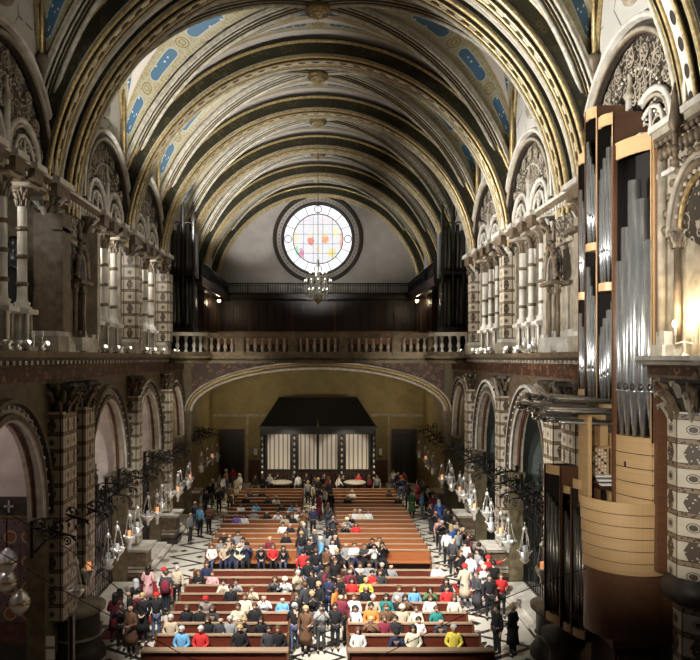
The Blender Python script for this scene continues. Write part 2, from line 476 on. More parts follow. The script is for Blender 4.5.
CHAP = [(NEAR, 2.45, 5.1, 0.0)] + [(b, 2.4, 5.15, 0.0) for b in BAYS[:3]]
TRIB = [NEAR] + BAYS[:2]
for sx, nm in ((-1, 'wall_left'), (1, 'wall_right')):
    m = MB()
    arched_wall(m, sx * WX, sx * .45, 12, 44.3, 0, 9.4, CHAP, 'stone_olive' if sx < 0 else 'stone_brown', 'stone_cream')
    m.box(min(sx * WALLX, sx * 9.6), 12, 15.4, max(sx * WALLX, sx * 9.6), YB, 25.2, 'plaster_grey')
    m.box(min(sx * 10.0, sx * 10.4), 12, 9.4, max(sx * 10.0, sx * 10.4), YB, 15.4, 'stone_pale' if sx < 0 else 'stone_olive')
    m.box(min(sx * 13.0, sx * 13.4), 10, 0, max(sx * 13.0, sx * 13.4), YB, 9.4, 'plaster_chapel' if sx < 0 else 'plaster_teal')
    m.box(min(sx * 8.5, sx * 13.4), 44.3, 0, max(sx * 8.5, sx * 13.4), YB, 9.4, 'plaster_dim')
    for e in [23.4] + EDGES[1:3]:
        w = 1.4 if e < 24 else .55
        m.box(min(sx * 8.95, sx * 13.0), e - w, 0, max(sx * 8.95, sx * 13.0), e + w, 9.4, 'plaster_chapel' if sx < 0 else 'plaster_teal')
    m.box(min(sx * 8.5, sx * 13.4), 12, 9.35, max(sx * 9.0, sx * 13.4), YB, 9.5, 'stone_dark')
    struct(nm, m)

# upper rear wall with round opening for the rose window
RC = (0, YB, 19.9); RR = 2.95
m = MB(); n = 48
ang = [2 * pi * i / n for i in range(n)]
def sqp(a, hx=9.6, zt=25.2, zb=10.0):
    dx, dz = cos(a), sin(a)
    t = min((hx / abs(dx)) if abs(dx) > 1e-6 else 1e9, ((zt - RC[2]) if dz > 0 else (RC[2] - zb)) / abs(dz) if abs(dz) > 1e-6 else 1e9)
    return (dx * t, YB, RC[2] + dz * t)
for i in range(n):
    a, b = ang[i], ang[(i + 1) % n]
    m.poly([(RR * cos(a), YB, RC[2] + RR * sin(a)), (RR * cos(b), YB, RC[2] + RR * sin(b)), sqp(b), sqp(a)], 'plaster_rose')
for cx, cz in ((9.6, 25.2), (-9.6, 25.2), (-9.6, 10.0), (9.6, 10.0)):
    a0 = atan2(cz - RC[2], cx); i = int((a0 % (2 * pi)) / (2 * pi) * n)
    m.poly([sqp(ang[i]), sqp(ang[(i + 1) % n]), (cx, YB, cz)], 'plaster_rose')
m.lathe([(RR, 0), (RR, .8)], (0, YB, RC[2]), 'stone_brown', 48, axis='y')
m.box(-13.4, 56.3, 0, 13.4, 56.7, 10.0, 'plaster_dim')
m.box(-8.4, 56.15, 5.3, -4.2, 56.3, 5.5, 'stone_cream'); m.box(4.2, 56.15, 5.3, 8.4, 56.3, 5.5, 'stone_cream')
m.box(-5.75, 56.2, 0, -5.6, 56.32, 5.3, 'stone_cream'); m.box(5.6, 56.2, 0, 5.75, 56.32, 5.3, 'stone_cream')
m.box(-5.6, 56.2, 0, -4.2, 56.3, 1.8, 'marble_red'); m.box(4.2, 56.2, 0, 5.6, 56.3, 1.8, 'marble_red')
struct('wall_back', m)

# rose window
m = MB()
prof = [(3.75, 0), (3.75, -.12), (3.62, -.2), (3.5, -.12), (3.45, -.02), (3.35, .05), (3.1, .1), (3.05, -.02), (2.95, -.04), (2.88, .12), (2.9, .4)]
m.lathe(prof, RC, 'stone_dark', 64, axis='y')
for k in range(64):
    a = 2 * pi * k / 64; m.blob((3.23 * cos(a), YB + .0, RC[2] + 3.23 * sin(a)), .06, 'stone_brown', 5, 3)
fr = m.build('window_1', None, RC, kind='structure')
m = MB()
rows = []; uvs = []
for j in range(9):
    r = 2.9 * j / 8
    rows.append([(r * cos(2 * pi * i / 64), YB + .3, RC[2] + r * sin(2 * pi * i / 64)) for i in range(65)])
    uvs.append([(i / 64, j / 8) for i in range(65)])
m.grid(rows, 'stained_glass', uvs, smooth=False)
m.build('stained_glass', fr, RC).location = (0, 0, 0)
m = MB()
def ringc(r, w, x=0, z=0, nn=40):
    m.lathe([(r - w, 0), (r - w, -.06), (r + w, -.06), (r + w, 0)], (x, YB + .26, RC[2] + z), 'iron', nn, axis='y', smooth=False)
ringc(2.08, .035); ringc(2.87, .05)
for k in range(16):
    if k % 4 == 0: ringc(.3, .03, 2.48 * cos(pi * k / 8), 2.48 * sin(pi * k / 8), 16)
    else: m.tube([(2.08 * cos(pi * k / 8), YB + .22, RC[2] + 2.08 * sin(pi * k / 8)), (2.87 * cos(pi * k / 8), YB + .22, RC[2] + 2.87 * sin(pi * k / 8))], .025, 'iron', 4)
for q in (-1.2, -.4, .4, 1.2):
    h = sqrt(2.08 ** 2 - q * q)
    m.tube([(q, YB + .24, RC[2] - h), (q, YB + .24, RC[2] + h)], .012, 'iron', 4)
    m.tube([(-h, YB + .24, RC[2] + q), (h, YB + .24, RC[2] + q)], .012, 'iron', 4)
m.build('window_lead', fr, RC).location = (0, 0, 0)

# ---- vault webs, one ceiling piece per bay
def vault_bay(yc, half):
    m = MB(); n = 28; W = 9.15
    ps = [sin(pi / 2 * (-1 + 2 * i / n)) for i in range(n + 1)]
    rows = []; uvs = []
    for v in ps:
        rows.append([(u * W, yc + v * half, HS + RV * sqrt(max(0, 1 - min(abs(u), abs(v)) ** 2))) for u in ps])
        uvs.append([(u, v) for u in ps])
    m.grid(rows, 'vault_web', uvs, smooth=False)
    struct('ceiling', m, (0, yc, HS))
    # diagonal ribs
    m = MB()
    for sx in (-1, 1):
        for sy in (-1, 1):
            D = Vector((sx * W, sy * half, 0)); S = Vector((-D.y, D.x, 0)).normalized() * (sx * sy)
            fr = []
            for i in range(25):
                a = pi / 2 * i / 24 * .985; q = sin(a)
                P = Vector((0, yc, HS)) + D * q + Vector((0, 0, RV * cos(a)))
                T = (D * cos(a) + Vector((0, 0, -RV * sin(a)))).normalized()
                N = T.cross(S).normalized()
                if N.z > 0 and i < 20 or N.z > .02: N = -N
                fr.append((P - N * .05, S, N))
            m.sweep(fr, [(-.40, 0), (-.38, .10), (-.24, .12), (-.12, .36), (.12, .36), (.24, .12), (.38, .10), (.40, 0)],
                    ['rib_pale', 'rib_dark', 'rib_dark', 'rib_dark', 'rib_dark', 'rib_dark', 'rib_pale', 'rib_dark'])
            m.roll(fr, -.33, .13, .06, 'rib_pale'); m.roll(fr, .33, .13, .06, 'rib_pale'); m.roll(fr, 0, .37, .085, 'rib_pale', 8); m.roll(fr, .19, .2, .035, 'rib_pale', 5); m.roll(fr, -.19, .2, .035, 'rib_pale', 5)
            m.roll(fr, -.13, .30, .025, 'gold', 5); m.roll(fr, .13, .30, .025, 'gold', 5)
    # wall ribs
    for sx in (-1, 1):
        fr = arc((sx * 8.7, yc, HS), half, 'y', 24, rz=RV)
        m.sweep(fr, [(-.12, 0), (-.12, .25), (.12, .25), (.12, 0)], 'rib_dark')
        m.roll(fr, -sx * .12, .25, .07, 'gold')
    struct('trim_1', m)
    # boss
    e = empty('ceiling_boss', (0, yc, HS + RV - .45))
    m = MB()
    m.lathe([(.16, .45), (.2, .2), (.5, .16), (.55, .05), (.5, -.05), (.38, -.08)], e.location, 'gold_dark', 20)
    m.build('rim', e, e.location).location = (0, 0, 0)
    m = MB()
    m.lathe([(.40, -.06), (.3, -.16), (.2, -.12), (.14, -.24), (0, -.3)], e.location, 'gold', 16)
    for k in range(12):
        a = 2 * pi * k / 12; m.blob(e.location + Vector((.3 * cos(a), .3 * sin(a), -.13)), .07, 'rib_pale', 6, 4)
    m.build('rosette', e, e.location).location = (0, 0, 0)
    return e
bl = []
bl.append(vault_bay(19.0, 3.2))
for b in BAYS: bl.append(vault_bay(b, BAY / 2))
for i, e in enumerate(bl):
    tag(e, 'gilded carved ceiling boss hanging where ribs cross, ' + (ORDS[i - 1] + ' seen from the camera end' if i else 'above the near bay beside the organ'), 'ceiling boss', 'carved bosses along the vault crown')

# ---- transverse arches
def transverse(yc, dep=1.15, R=8.42, wall=False):
    m = MB(); fr = arc((0, yc, HS), R, 'x', 64); d = dep / 2
    pr = [(-d, -.85), (-d, 0), (-d + .12, .0), (-d + .16, -.12), (-d + .3, -.12), (-d + .34, .0), (d - .34, 0), (d - .3, -.12), (d - .16, -.12), (d - .12, 0), (d, 0), (d, -.85)]
    mt = ['dark_ornament', 'rib_pale', 'rib_dark', 'rib_dark', 'rib_dark', 'soffit_dots', 'rib_dark', 'rib_dark', 'rib_dark', 'gold', 'dark_ornament', 'rib_dark']
    m.sweep(fr, pr, mt)
    m.roll(fr, -d, -.02, .075, 'gold'); m.roll(fr, -d - .02, -.70, .07, 'gold'); m.roll(fr, -d, -.12, .03, 'rib_pale', 6)
    m.roll(fr, d, 0, .07, 'rib_pale'); m.roll(fr, -d + .34, .02, .05, 'gold', 6); m.roll(fr, d - .34, .02, .05, 'gold', 6)
    struct('trim_2', m)
transverse(15.7)
transverse(22.3, 1.0); transverse(24.15, 1.0)
m = MB(); fr = arc((0, 23.2, HS), 8.75, 'x', 64)
m.sweep(fr, [(-.8, 0), (-.3, .0), (-.3, .12), (.3, .12), (.3, 0), (.8, 0), (.8, -.6), (-.8, -.6)], ['rib_dark', 'gold_dark', 'soffit_dots', 'gold_dark', 'rib_dark', 'rib_dark', 'rib_dark', 'rib_dark'])
struct('trim_2', m)
for e in EDGES[1:5]: transverse(e)
transverse(YB - .4, .8)

# wall shafts hanging between arches (corbelled)
for sx in (-1, 1):
    for y in (21.6, 25.5, EDGES[1] - .85, EDGES[1] + .85, EDGES[2] - .85, EDGES[2] + .85):
        m = MB()
        zt = 19.0 if y < 26 else 17.8
        m.tube([(sx * 8.52, y, zt + .3), (sx * 8.52, y, 24.0)], .13, 'gold_dark', 8)
        m.tube([(sx * 8.46, y - .14, zt + .3), (sx * 8.46, y - .14, 23.5)], .05, 'gold', 6)
        m.lathe([(0, -.25), (.1, -.2), (.12, 0), (.22, .12), (.25, .25), (.22, .32), (.1, .34)], (sx * 8.5, y, zt), 'stone_brown', 10)
        struct('trim_3', m)

# ---- ledge cornice, upper cornice
def moulding(m, sx, y0, y1, prof, mats):
    fr = [((0, y0, 0), (sx, 0, 0), (0, 0, 1)), ((0, y1, 0), (sx, 0, 0), (0, 0, 1))]
    m.sweep(fr, prof, mats)
    for y in (y0, y1): m.poly([(sx * a, y, b) for a, b in prof], 'stone_brown')
LEDGE = [(9.9, 9.2), (8.45, 9.2), (8.40, 9.3), (8.40, 9.75), (8.3, 9.8), (8.18, 9.98), (8.08, 10.02), (8.05, 10.2), (9.9, 10.2)]
LM = ['stone_brown', 'stone_brown', 'spandrel_paint', 'stone_brown', 'stone_dark', 'stone_brown', 'stone_brown', 'stone_cream', 'stone_brown']
UP = [(9.6, 15.05), (8.5, 15.05), (8.42, 15.12), (8.42, 15.3), (8.3, 15.38), (8.22, 15.5), (8.2, 15.6), (9.6, 15.6)]
UM = ['stone_brown', 'stone_brown', 'stone_cream', 'stone_brown', 'stone_brown', 'stone_pale', 'stone_pale', 'stone_brown']
for sx in (-1, 1):
    m = MB(); moulding(m, sx, 17.2 if sx > 0 else 12, 43.9, LEDGE, LM)
    # dentils
    for k in range(54):
        y = 18 + k * .4; m.box(min(sx * 8.2, sx * 8.32), y, 9.8, max(sx * 8.2, sx * 8.32), y + .18, 9.92, 'stone_cream')
    struct('trim_4', m)
    m = MB(); moulding(m, sx, 12, 39.0, UP, UM)
    for k in range(70):
        y = 17.5 + k * .3; m.box(min(sx * 8.3, sx * 8.42), y, 15.2, max(sx * 8.3, sx * 8.42), y + .12, 15.32, 'stone_pale')
    for yc in TRIB:
        for dy in (-1.3, 0, 1.3): m.box(min(sx * 8.12, sx * 8.9), yc + dy - .3, 15.06, max(sx * 8.12, sx * 8.9), yc + dy + .3, 15.45, 'stone_brown'); m.box(min(sx * 8.02, sx * 8.9), yc + dy - .38, 15.45, max(sx * 8.02, sx * 8.9), yc + dy + .38, 15.62, 'stone_pale')
    for y in (22.3, EDGES[1], EDGES[2]): m.box(min(sx * 8.1, sx * 8.9), y - .55, 15.06, max(sx * 8.1, sx * 8.9), y + .55, 15.45, 'stone_brown'); m.box(min(sx * 7.98, sx * 8.9), y - .65, 15.45, max(sx * 7.98, sx * 8.9), y + .65, 15.63, 'stone_pale')
    struct('trim_5', m)

# archivolts of chapel arches (continuous with the wall) and imposts
for sx in (-1, 1):
    for i, (yc, h, sp, ba) in enumerate(CHAP):
        m = MB(); fr = arc((sx * WX, yc, sp), h, 'y', 32, rz=3.2)
        top = 'stone_pale' if sx > 0 else 'stone_olive'
        m.sweep(fr, [(-sx * .0, 0), (-sx * .16, .0), (-sx * .16, -.16), (-sx * .06, -.2), (-sx * .06, -.42), (-sx * .2, -.46), (-sx * .2, -.58), (0, -.6)],
                ['stone_cream', 'stone_brown', 'stone_dark', 'stone_cream', 'stone_dark', top, top, 'stone_brown'])
        m.roll(fr, sx * .25, 0.0, .07, 'marble_red', 6); m.roll(fr, -sx * .1, .02, .05, 'stone_pale', 6)
        for k in range(26):
            a = pi * (k + .5) / 26; rr = h + .3
            m.blob((sx * (WX - .1), yc + rr * cos(a), sp + (rr + .8) * sin(a)), .06, 'stone_pale', 5, 3)
        for s in (-1, 1):
            ya = yc + s * h
            m.box(min(sx * 8.3, sx * 9.0), min(ya - s * .2, ya + s * .35), sp - .35, max(sx * 8.3, sx * 9.0), max(ya - s * .2, ya + s * .35), sp - .12, 'stone_olive')
            m.box(min(sx * 8.36, sx * 8.98), min(ya - s * .12, ya + s * .3), sp - .5, max(sx * 8.36, sx * 8.98), max(ya - s * .12, ya + s * .3), sp - .35, 'stone_brown')
            m.box(min(sx * 8.4, sx * 8.97), min(ya, ya + s * .28) - .02, 0, max(sx * 8.4, sx * 8.97), max(ya, ya + s * .28) + .02, sp - .5, 'stone_olive')
        struct('trim_6', m)
        # white marble threshold step of the chapel
        m = MB(); m.box(min(sx * 7.75, sx * 9.4), yc - h + .1, 0, max(sx * 7.75, sx * 9.4), yc + h - .1, .14, 'marble_white')
        m.box(min(sx * 8.0, sx * 9.4), yc - h + .12, .14, max(sx * 8.0, sx * 9.4), yc + h - .12, .26, 'marble_white')
        struct('trim_7', m)

# ================================================================== tribune bays
def leaf(m, c, a, z0, r0, h, out, w, mat):
    a += random.uniform(-.12, .12); j = random.uniform(.75, 1.3); out *= j; w *= random.uniform(.8, 1.25); h *= random.uniform(.85, 1.2)
    d = Vector((cos(a), sin(a), 0)); c = Vector((c[0], c[1], z0))
    pts = [c + d * r0, c + d * (r0 + out * .25) + Vector((0, 0, h * .55)), c + d * (r0 + out * .7) + Vector((0, 0, h * .95)), c + d * (r0 + out) + Vector((0, 0, h * .85)), c + d * (r0 + out * .95) + Vector((0, 0, h * .65))]
    m.tube(pts, [w * .6, w, w * .9, w * .6, w * .25], mat, 5, caps=False)
def foliage_cap(m, c, z0, z1, r, mat='stone_brown', hi='stone_cream', n=10):
    h = z1 - z0
    m.lathe([(r * .8, 0), (r * .8, h * .5), (r * 1.05, h * .82), (r * 1.3, h * .88), (r * 1.3, h)], (c[0], c[1], z0), 'stone_dark' if r > .3 else mat, 8, smooth=False)
    for ring, (zz, rr, o_, hh) in enumerate(((0, .8, .35, .38), (.28, .8, .45, .4), (.55, .85, .5, .36))):
        for k in range(n):
            leaf(m, c, 2 * pi * (k + .5 * ring) / n, z0 + h * zz, r * rr, h * hh, r * o_, r * 1.7 / n, hi if (k + ring) % 3 == 0 else mat)

def make_column():
    e = empty('tribune_column', (0, 0, 0))
    m = MB(); m.box(-.34, -.34, 0, .34, .34, .14, 'stone_cream')
    m.lathe([(.26, .14), (.22, .2), (.2, .3), (.22, .75), (.2, 1.0), (.28, 1.08), (.30, 1.14)], (0, 0, 0), 'stone_pale', 8, smooth=False)
    for k in range(4):
        a = pi / 4 + pi / 2 * k; m.tube([(.26 * cos(a), .26 * sin(a), .14), (.26 * cos(a), .26 * sin(a), 1.08)], .04, 'stone_cream', 6)
    m.box(-.34, -.34, 1.08, .34, .34, 1.22, 'stone_pale'); m.build('pedestal', e, local=True)
    m = MB(); m.lathe([(.27, 1.22), (.28, 1.28), (.2, 1.32), (.24, 1.4), (.16, 1.45), (.145, 1.6), (.13, 4.2)], (0, 0, 0), 'stone_pale', 14)
    m.build('shaft', e, local=True)
    for z in (1.95, 2.75, 3.55):
        m = MB(); m.lathe([(.13, -.07), (.175, -.05), (.175, .05), (.13, .07)], (0, 0, z), 'stone_brown', 14); m.build('shaft_ring', e, local=True)
    m = MB(); foliage_cap(m, (0, 0), 4.2, 4.78, .2, 'stone_brown', 'stone_cream'); m.box(-.36, -.36, 4.74, .36, .36, 4.85, 'stone_cream')
    m.build('capital', e, local=True)
    return e
col0 = make_column(); first = True
BN = ['near', 'second', 'third', 'fourth']
for sx in (-1, 1):
    for bi, yc in enumerate(TRIB):
        if sx > 0 and bi == 0: continue
        for k, dy in enumerate((1.3, 0, -1.3)):
            c = col0 if first else copy_tree(col0); first = False
            c.location = (sx * 8.62, yc + dy, 10.2)
            tag(c, 'pale ringed column, %s of three in the %s upper arcade, %s' % (('rear', 'middle', 'front')[k], BN[bi], SIDE(sx)), 'column', 'columns of the upper arcades')

def tracery(sx, yc, bi):
    e = empty('arch_tracery', (sx * 8.9, yc, 15.6)); L = Vector(e.location)
    def lb(m, n_): m.build(n_, e, L).location = (0, 0, 0)
    R = 2.9; sp = 15.8
    m = MB(); fr = arc((sx * 8.56, yc, sp), R, 'y', 40)
    s = -sx
    m.sweep(fr, [(0, .1), (s * .18, .1), (s * .2, -.05), (s * .1, -.1), (s * .1, -.22), (s * .26, -.26), (s * .26, -.4), (0, -.42)], ['stone_dark', 'stone_brown', 'stone_dark', 'stone_dark', 'stone_pale', 'stone_pale', 'stone_cream', 'stone_dark'])
    m.roll(fr, s * .2, .0, .06, 'stone_cream', 6); m.roll(fr, s * .22, -.33, .07, 'stone_pale', 6)
    lb(m, 'archivolt')
    m = MB(); x = sx * 8.635
    for i in range(32):
        a, b = pi * i / 32, pi * (i + 1) / 32
        m.poly([(x, yc, sp), (x, yc + R * cos(a), sp + R * sin(a)), (x, yc + R * cos(b), sp + R * sin(b))], 'floral_relief')
    m.box(min(x, x - sx * .0) - .02, yc - R, 15.55, x + .02, yc + R, sp, 'floral_relief')
    lb(m, 'relief_panel')
    X = sx * 8.52
    for q in (-1, 1):
        m = MB(); cy = yc + q * 1.2
        fr = arc((X, cy, sp), 1.05, 'y', 20); m.roll(fr, 0, 0, .09, 'stone_pale', 6); m.roll(fr, 0, .16, .05, 'stone_cream', 6)
        m.roll(arc((X, cy, sp), .62, 'y', 16), 0, 0, .06, 'stone_pale', 6)
        m.tube([(X, cy, 15.6), (X, cy, sp + .6)], .06, 'stone_pale', 6)
        for g in (-.32, .32):
            m.roll(arc((X, cy + g, sp), .28, 'y', 10), 0, 0, .035, 'stone_cream', 5)
            for k in range(5): m.blob((X, cy + g + .12 * cos(k * 1.256), sp + .45 + .12 * sin(k * 1.256)), .05, 'stone_pale', 5, 3)
        lb(m, 'sub_arch')
    m = MB()
    for k in range(9):
        a = pi * (k + .5) / 9; c = (X, yc + 2.35 * cos(a), sp + 2.35 * sin(a))
        m.roll(arc(c, .21, 'y', 12, 0, 2 * pi), 0, 0, .022, 'stone_cream', 5)
        for g in range(5): m.blob((X, c[1] + .11 * cos(g * 1.256 + a), c[2] + .11 * sin(g * 1.256 + a)), .05, 'stone_cream', 5, 3)
    m.tube([(X, yc, 15.6), (X, yc, 17.1)], .13, 'stone_pale', 8); m.lathe([(.13, 0), (.2, .1), (.12, .2), (.06, .5), (.09, .55), (0, .75)], (X, yc, 17.05), 'stone_cream', 8)
    for g in range(26):
        a, rr = 2.4 * g, .35 + 1.5 * ((g * 7) % 26) / 26; a = .35 + (a % (pi - .7))
        m.roll(arc((X, yc + rr * cos(a), sp + .9 + rr * sin(a) * .75), .13, 'y', 8, a, a + 4.5), 0, 0, .02, 'stone_cream', 4)
    for k in range(30):
        a = pi * (k + .5) / 30; m.blob((X, yc + 1.95 * cos(a), sp + 1.95 * sin(a)), .045, 'stone_pale', 4, 3)
    lb(m, 'rosettes')
    tag(e, 'round arch with carved tracery above the %s upper arcade, %s' % (BN[bi], SIDE(sx)), 'arch tracery', 'tracery arches above the arcades')
    m = MB(); m.lathe([(.72, 0), (.72, -s * -.1), (.6, s * .14), (.52, s * .05), (.45, s * .1), (.4, 0)], (sx * 8.66, yc, 20.4), 'stone_cream', 24, axis='x')
    m.lathe([(.42, s * .03), (0, s * .03)], (sx * 8.66, yc, 20.4), 'stone_brown', 24, axis='x')
    o = m.build('round_medallion', None, (sx * 8.66, yc, 20.4))
    tag(o, 'round moulded medallion on plaster above the %s tracery arch, %s' % (BN[bi], SIDE(sx)), 'medallion', 'round medallions under the vault')
for sx in (-1, 1):
    for bi, yc in enumerate(TRIB): tracery(sx, yc, bi)

# tribune pilasters at the bay edges and the niche pier
def pilaster_upper(sx, y, w=.95, mat='tile_pilaster', nm='pier at an arcade end'):
    e = empty('upper_pilaster', (sx * 8.6, y, 10.2)); L = Vector(e.location)
    m = MB(); m.box(sx * 8.6 - .5, y - w / 2, 10.2, sx * 8.6 + .5, y + w / 2, 10.7, 'stone_cream'); m.box(sx * 8.6 - .42, y - w / 2 + .06, 10.7, sx * 8.6 + .42, y + w / 2 - .06, 10.85, 'stone_pale')
    m.build('plinth', e, L).location = (0, 0, 0)
    m = MB(); m.box(sx * 8.6 - .33, y - w / 2 + .1, 10.85, sx * 8.6 + .6, y + w / 2 - .1, 14.55, mat); m.build('shaft', e, L).location = (0, 0, 0)
    m = MB(); foliage_cap(m, (sx * 8.6, y), 14.5, 15.1, .4, 'stone_brown', 'stone_pale', 8); m.build('capital', e, L).location = (0, 0, 0)
    return e
for sx in (-1, 1):
    for i, y in enumerate(EDGES[1:3]):
        tag(pilaster_upper(sx, y, 1.0), 'square patterned pilaster %s upper arcade, %s' % (('just past the second', 'just past the third')[i], SIDE(sx)), 'pilaster', 'upper patterned pilasters')
    tag(pilaster_upper(sx, 22.3, .9, 'stone_brown' if sx < 0 else 'stone_cream'), 'plain stone pilaster with foliage capital beside the canopied niche, %s' % SIDE(sx), 'pilaster')
    tag(pilaster_upper(sx, 25.55, .5, 'stone_cream'), 'narrow plain stone pilaster behind the canopied niche, %s' % SIDE(sx), 'pilaster')
    m = MB(); m.box(min(sx * 8.62, sx * 10), 22.6, 10.2, max(sx * 8.62, sx * 10), 25.3, 15.1, 'stone_cream' if sx > 0 else 'stone_olive')
    m.box(min(sx * 8.5, sx * 8.7), 22.75, 14.1, max(sx * 8.5, sx * 8.7), 25.3, 15.0, 'floral_relief'); m.box(min(sx * 8.45, sx * 8.7), 22.75, 13.95, max(sx * 8.45, sx * 8.7), 25.3, 14.08, 'stone_cream'); m.box(min(sx * 8.0, sx * 8.3), 21.8, 14.0, max(sx * 8.0, sx * 8.3), 22.8, 14.12, 'stone_brown')
    m.box(min(sx * 8.62, sx * 10), 21.4, 15.5, max(sx * 8.62, sx * 10), 25.6, 16.2, 'stone_brown')
    # bases with sloped mouldings
    m.lathe([(.75, 10.2), (.75, 10.45), (.5, 10.7), (.42, 10.95)], (sx * 8.6, 23.2, 0), 'stone_pale', 4, a0=pi / 4, a1=pi / 4 + 2 * pi, smooth=False)
    m.lathe([(.75, 10.2), (.75, 10.45), (.5, 10.7), (.42, 10.95)], (sx * 8.6, 24.8, 0), 'stone_pale', 4, a0=pi / 4, a1=pi / 4 + 2 * pi, smooth=False)
    for y in (22.75, 25.2): m.tube([(sx * 8.45, y, 10.9), (sx * 8.45, y, 14.0)], .1, 'stone_cream', 8); m.lathe([(.1, -.06), (.15, 0), (.1, .06)], (sx * 8.45, y, 12.4), 'stone_brown', 8); m.lathe([(.1, 0), (.2, .15), (.22, .2)], (sx * 8.45, y, 13.8), 'stone_brown', 8)
    for y in EDGES[1:3]: m.box(min(sx * 8.75, sx * 10), y - .55, 10.2, max(sx * 8.75, sx * 10), y + .55, 15.1, 'stone_cream')
    # balcony parapet between pedestals: pierced panels
    struct('trim_8', m)

def niche(sx, y):
    e = empty('canopied_niche', (sx * 8.4, y, 10.6)); L = Vector(e.location); X = sx * 8.15
    def lb(m, n_): m.build(n_, e, L).location = (0, 0, 0)
    m = MB()
    for q in (-.42, .42): m.tube([(X, y + q, 10.7), (X, y + q, 12.3)], .07, 'stone_brown', 8); foliage_cap(m, (X, y + q), 12.2, 12.5, .1, 'stone_brown', 'stone_cream', 6)
    lb(m, 'colonnette')
    m = MB(); m.box(X - .3, y - .62, 12.5, X + .3, y + .62, 12.62, 'stone_brown')
    fr = arc((X - sx * .12, y, 12.75), .52, 'y', 20, rz=1.05); m.roll(fr, 0, 0, .09, 'stone_brown', 8); m.roll(arc((X - sx * .1, y, 12.7), .36, 'y', 16, rz=.8), 0, 0, .04, 'stone_cream', 6)
    for k in range(13):
        q = pi * k / 12; m.blob((X - sx * .12, y + .64 * cos(q), 12.8 + 1.2 * sin(q)), .085, 'stone_dark' if k % 2 else 'stone_brown', 5, 4)
    for k in range(16):
        q, q2 = pi * k / 16, pi * (k + 1) / 16
        m.poly([(X + sx * .15, y, 12.6), (X + sx * .15, y + .55 * cos(q), 12.75 + 1.1 * sin(q)), (X + sx * .15, y + .55 * cos(q2), 12.75 + 1.1 * sin(q2))], 'floral_relief')
    m.lathe([(.09, 0), (.05, .4), (.12, .45), (.04, .6), (0, .8)], (X, y, 14.0), 'stone_brown', 8)
    lb(m, 'canopy')
    m = MB(); m.lathe([(.2, 12.62), (.16, 12.9), (.2, 13.2), (.1, 13.4), (.12, 13.5), (.08, 13.62), (0, 13.66)], (X, y, 0), 'stone_dark', 8); lb(m, 'figure')
    m = MB(); m.box(X - .3, y - .6, 10.25, X + .3, y + .6, 10.7, 'stone_pale'); lb(m, 'base')
    tag(e, 'gothic canopied stone niche on the wide pier above the ledge, %s' % SIDE(sx), 'niche')
niche(-1, 23.9); niche(1, 24.2)

# lower patterned pilasters (round pier shafts) with foliage capitals
def lower_pilaster(sx, y, w, zt=8.3, zb=1.7):
    e = empty('patterned_pilaster', (sx * 8.4, y, 0)); L = Vector(e.location)
    m = MB(); m.box(sx * 8.35 - .28, y - w / 2, zb, sx * 8.35 + .35, y + w / 2, zt, 'tile_pilaster'); m.build('shaft', e, L).location = (0, 0, 0)
    m = MB(); foliage_cap(m, (sx * 8.35, y), zt - .05, 9.2, w * .5, 'stone_brown', 'stone_cream' if sx > 0 else 'stone_olive', 10)
    m.build('capital', e, L).location = (0, 0, 0)
    return e
for sx in (-1, 1):
    tag(lower_pilaster(sx, 22.6, 1.2), 'wide patterned pilaster, front of the pair on the big pier, %s' % SIDE(sx), 'pilaster', 'lower patterned pilasters')
    tag(lower_pilaster(sx, 24.6, 1.0), 'narrower patterned pilaster, rear of the pair on the big pier, %s' % SIDE(sx), 'pilaster', 'lower patterned pilasters')
    for i, y in enumerate(EDGES[1:3]):
        tag(lower_pilaster(sx, y, .75), 'slim patterned pilaster %s chapel arch, %s' % (('just past the second', 'just past the third')[i], SIDE(sx)), 'pilaster', 'lower patterned pilasters')

# pier pedestals
def pedestal(sx, y, w, xf=7.55, z=1.62):
    e = empty('pier_pedestal', (sx * 7.9, y, 0)); L = Vector(e.location)
    a, b = sorted((sx * xf, sx * 8.6))
    m = MB(); m.box(a, y - w, 0, b, y + w, .3, 'stone_dark'); m.box(a + .08, y - w + .08, .3, b - .08, y + w - .08, z - .2, 'stone_brown')
    m.box(a + .14, y - w + .0, .5, b - .14, y + w - .0, .62, 'stone_cream'); m.box(a + .02, y - w + .02, .68, b - .02, y + w - .02, .76, 'stone_cream')
    m.build('body', e, L).location = (0, 0, 0)
    m = MB(); m.box(a - .06, y - w - .06, z - .2, b + .06, y + w + .06, z - .08, 'stone_cream'); m.box(a - .12, y - w - .12, z - .08, b + .12, y + w + .12, z, 'marble_white')
    m.build('top_slab', e, L).location = (0, 0, 0)
    return e
for sx in (-1, 1):
    for i, y in enumerate(EDGES[1:3]):
        tag(pedestal(sx, y, .6), 'brown marble pier pedestal with white top %s chapel, %s' % (('past the second', 'past the third')[i], SIDE(sx)), 'pedestal', 'square pier pedestals')
    tag(pedestal(sx, 44.6, .5), 'brown marble pier pedestal with white top next to the organ gallery arch, %s' % SIDE(sx), 'pedestal', 'square pier pedestals')
    # round pedestal of the big pier
    e = empty('round_pedestal', (sx * 8.1, 23.5, 0)); L = Vector(e.location)
    m = MB(); m.lathe([(.95, 0), (.95, .2), (.85, .35), (.75, .5), (.75, 1.4), (.83, 1.5)], (L.x, 23.5, 0), 'stone_dark', 28)
    m.lathe([(.77, .7), (.81, .75), (.77, .8)], (L.x, 23.5, 0), 'stone_cream', 28)
    m.build('body', e, L).location = (0, 0, 0)
    m = MB(); m.lathe([(.8, 1.5), (.93, 1.58), (.95, 1.72), (0, 1.74)], (L.x, 23.5, 0), 'stone_cream', 28); m.build('top_slab', e, L).location = (0, 0, 0)
    tag(e, 'round dark pedestal with pale top disc under the big pier, %s' % SIDE(sx), 'pedestal')
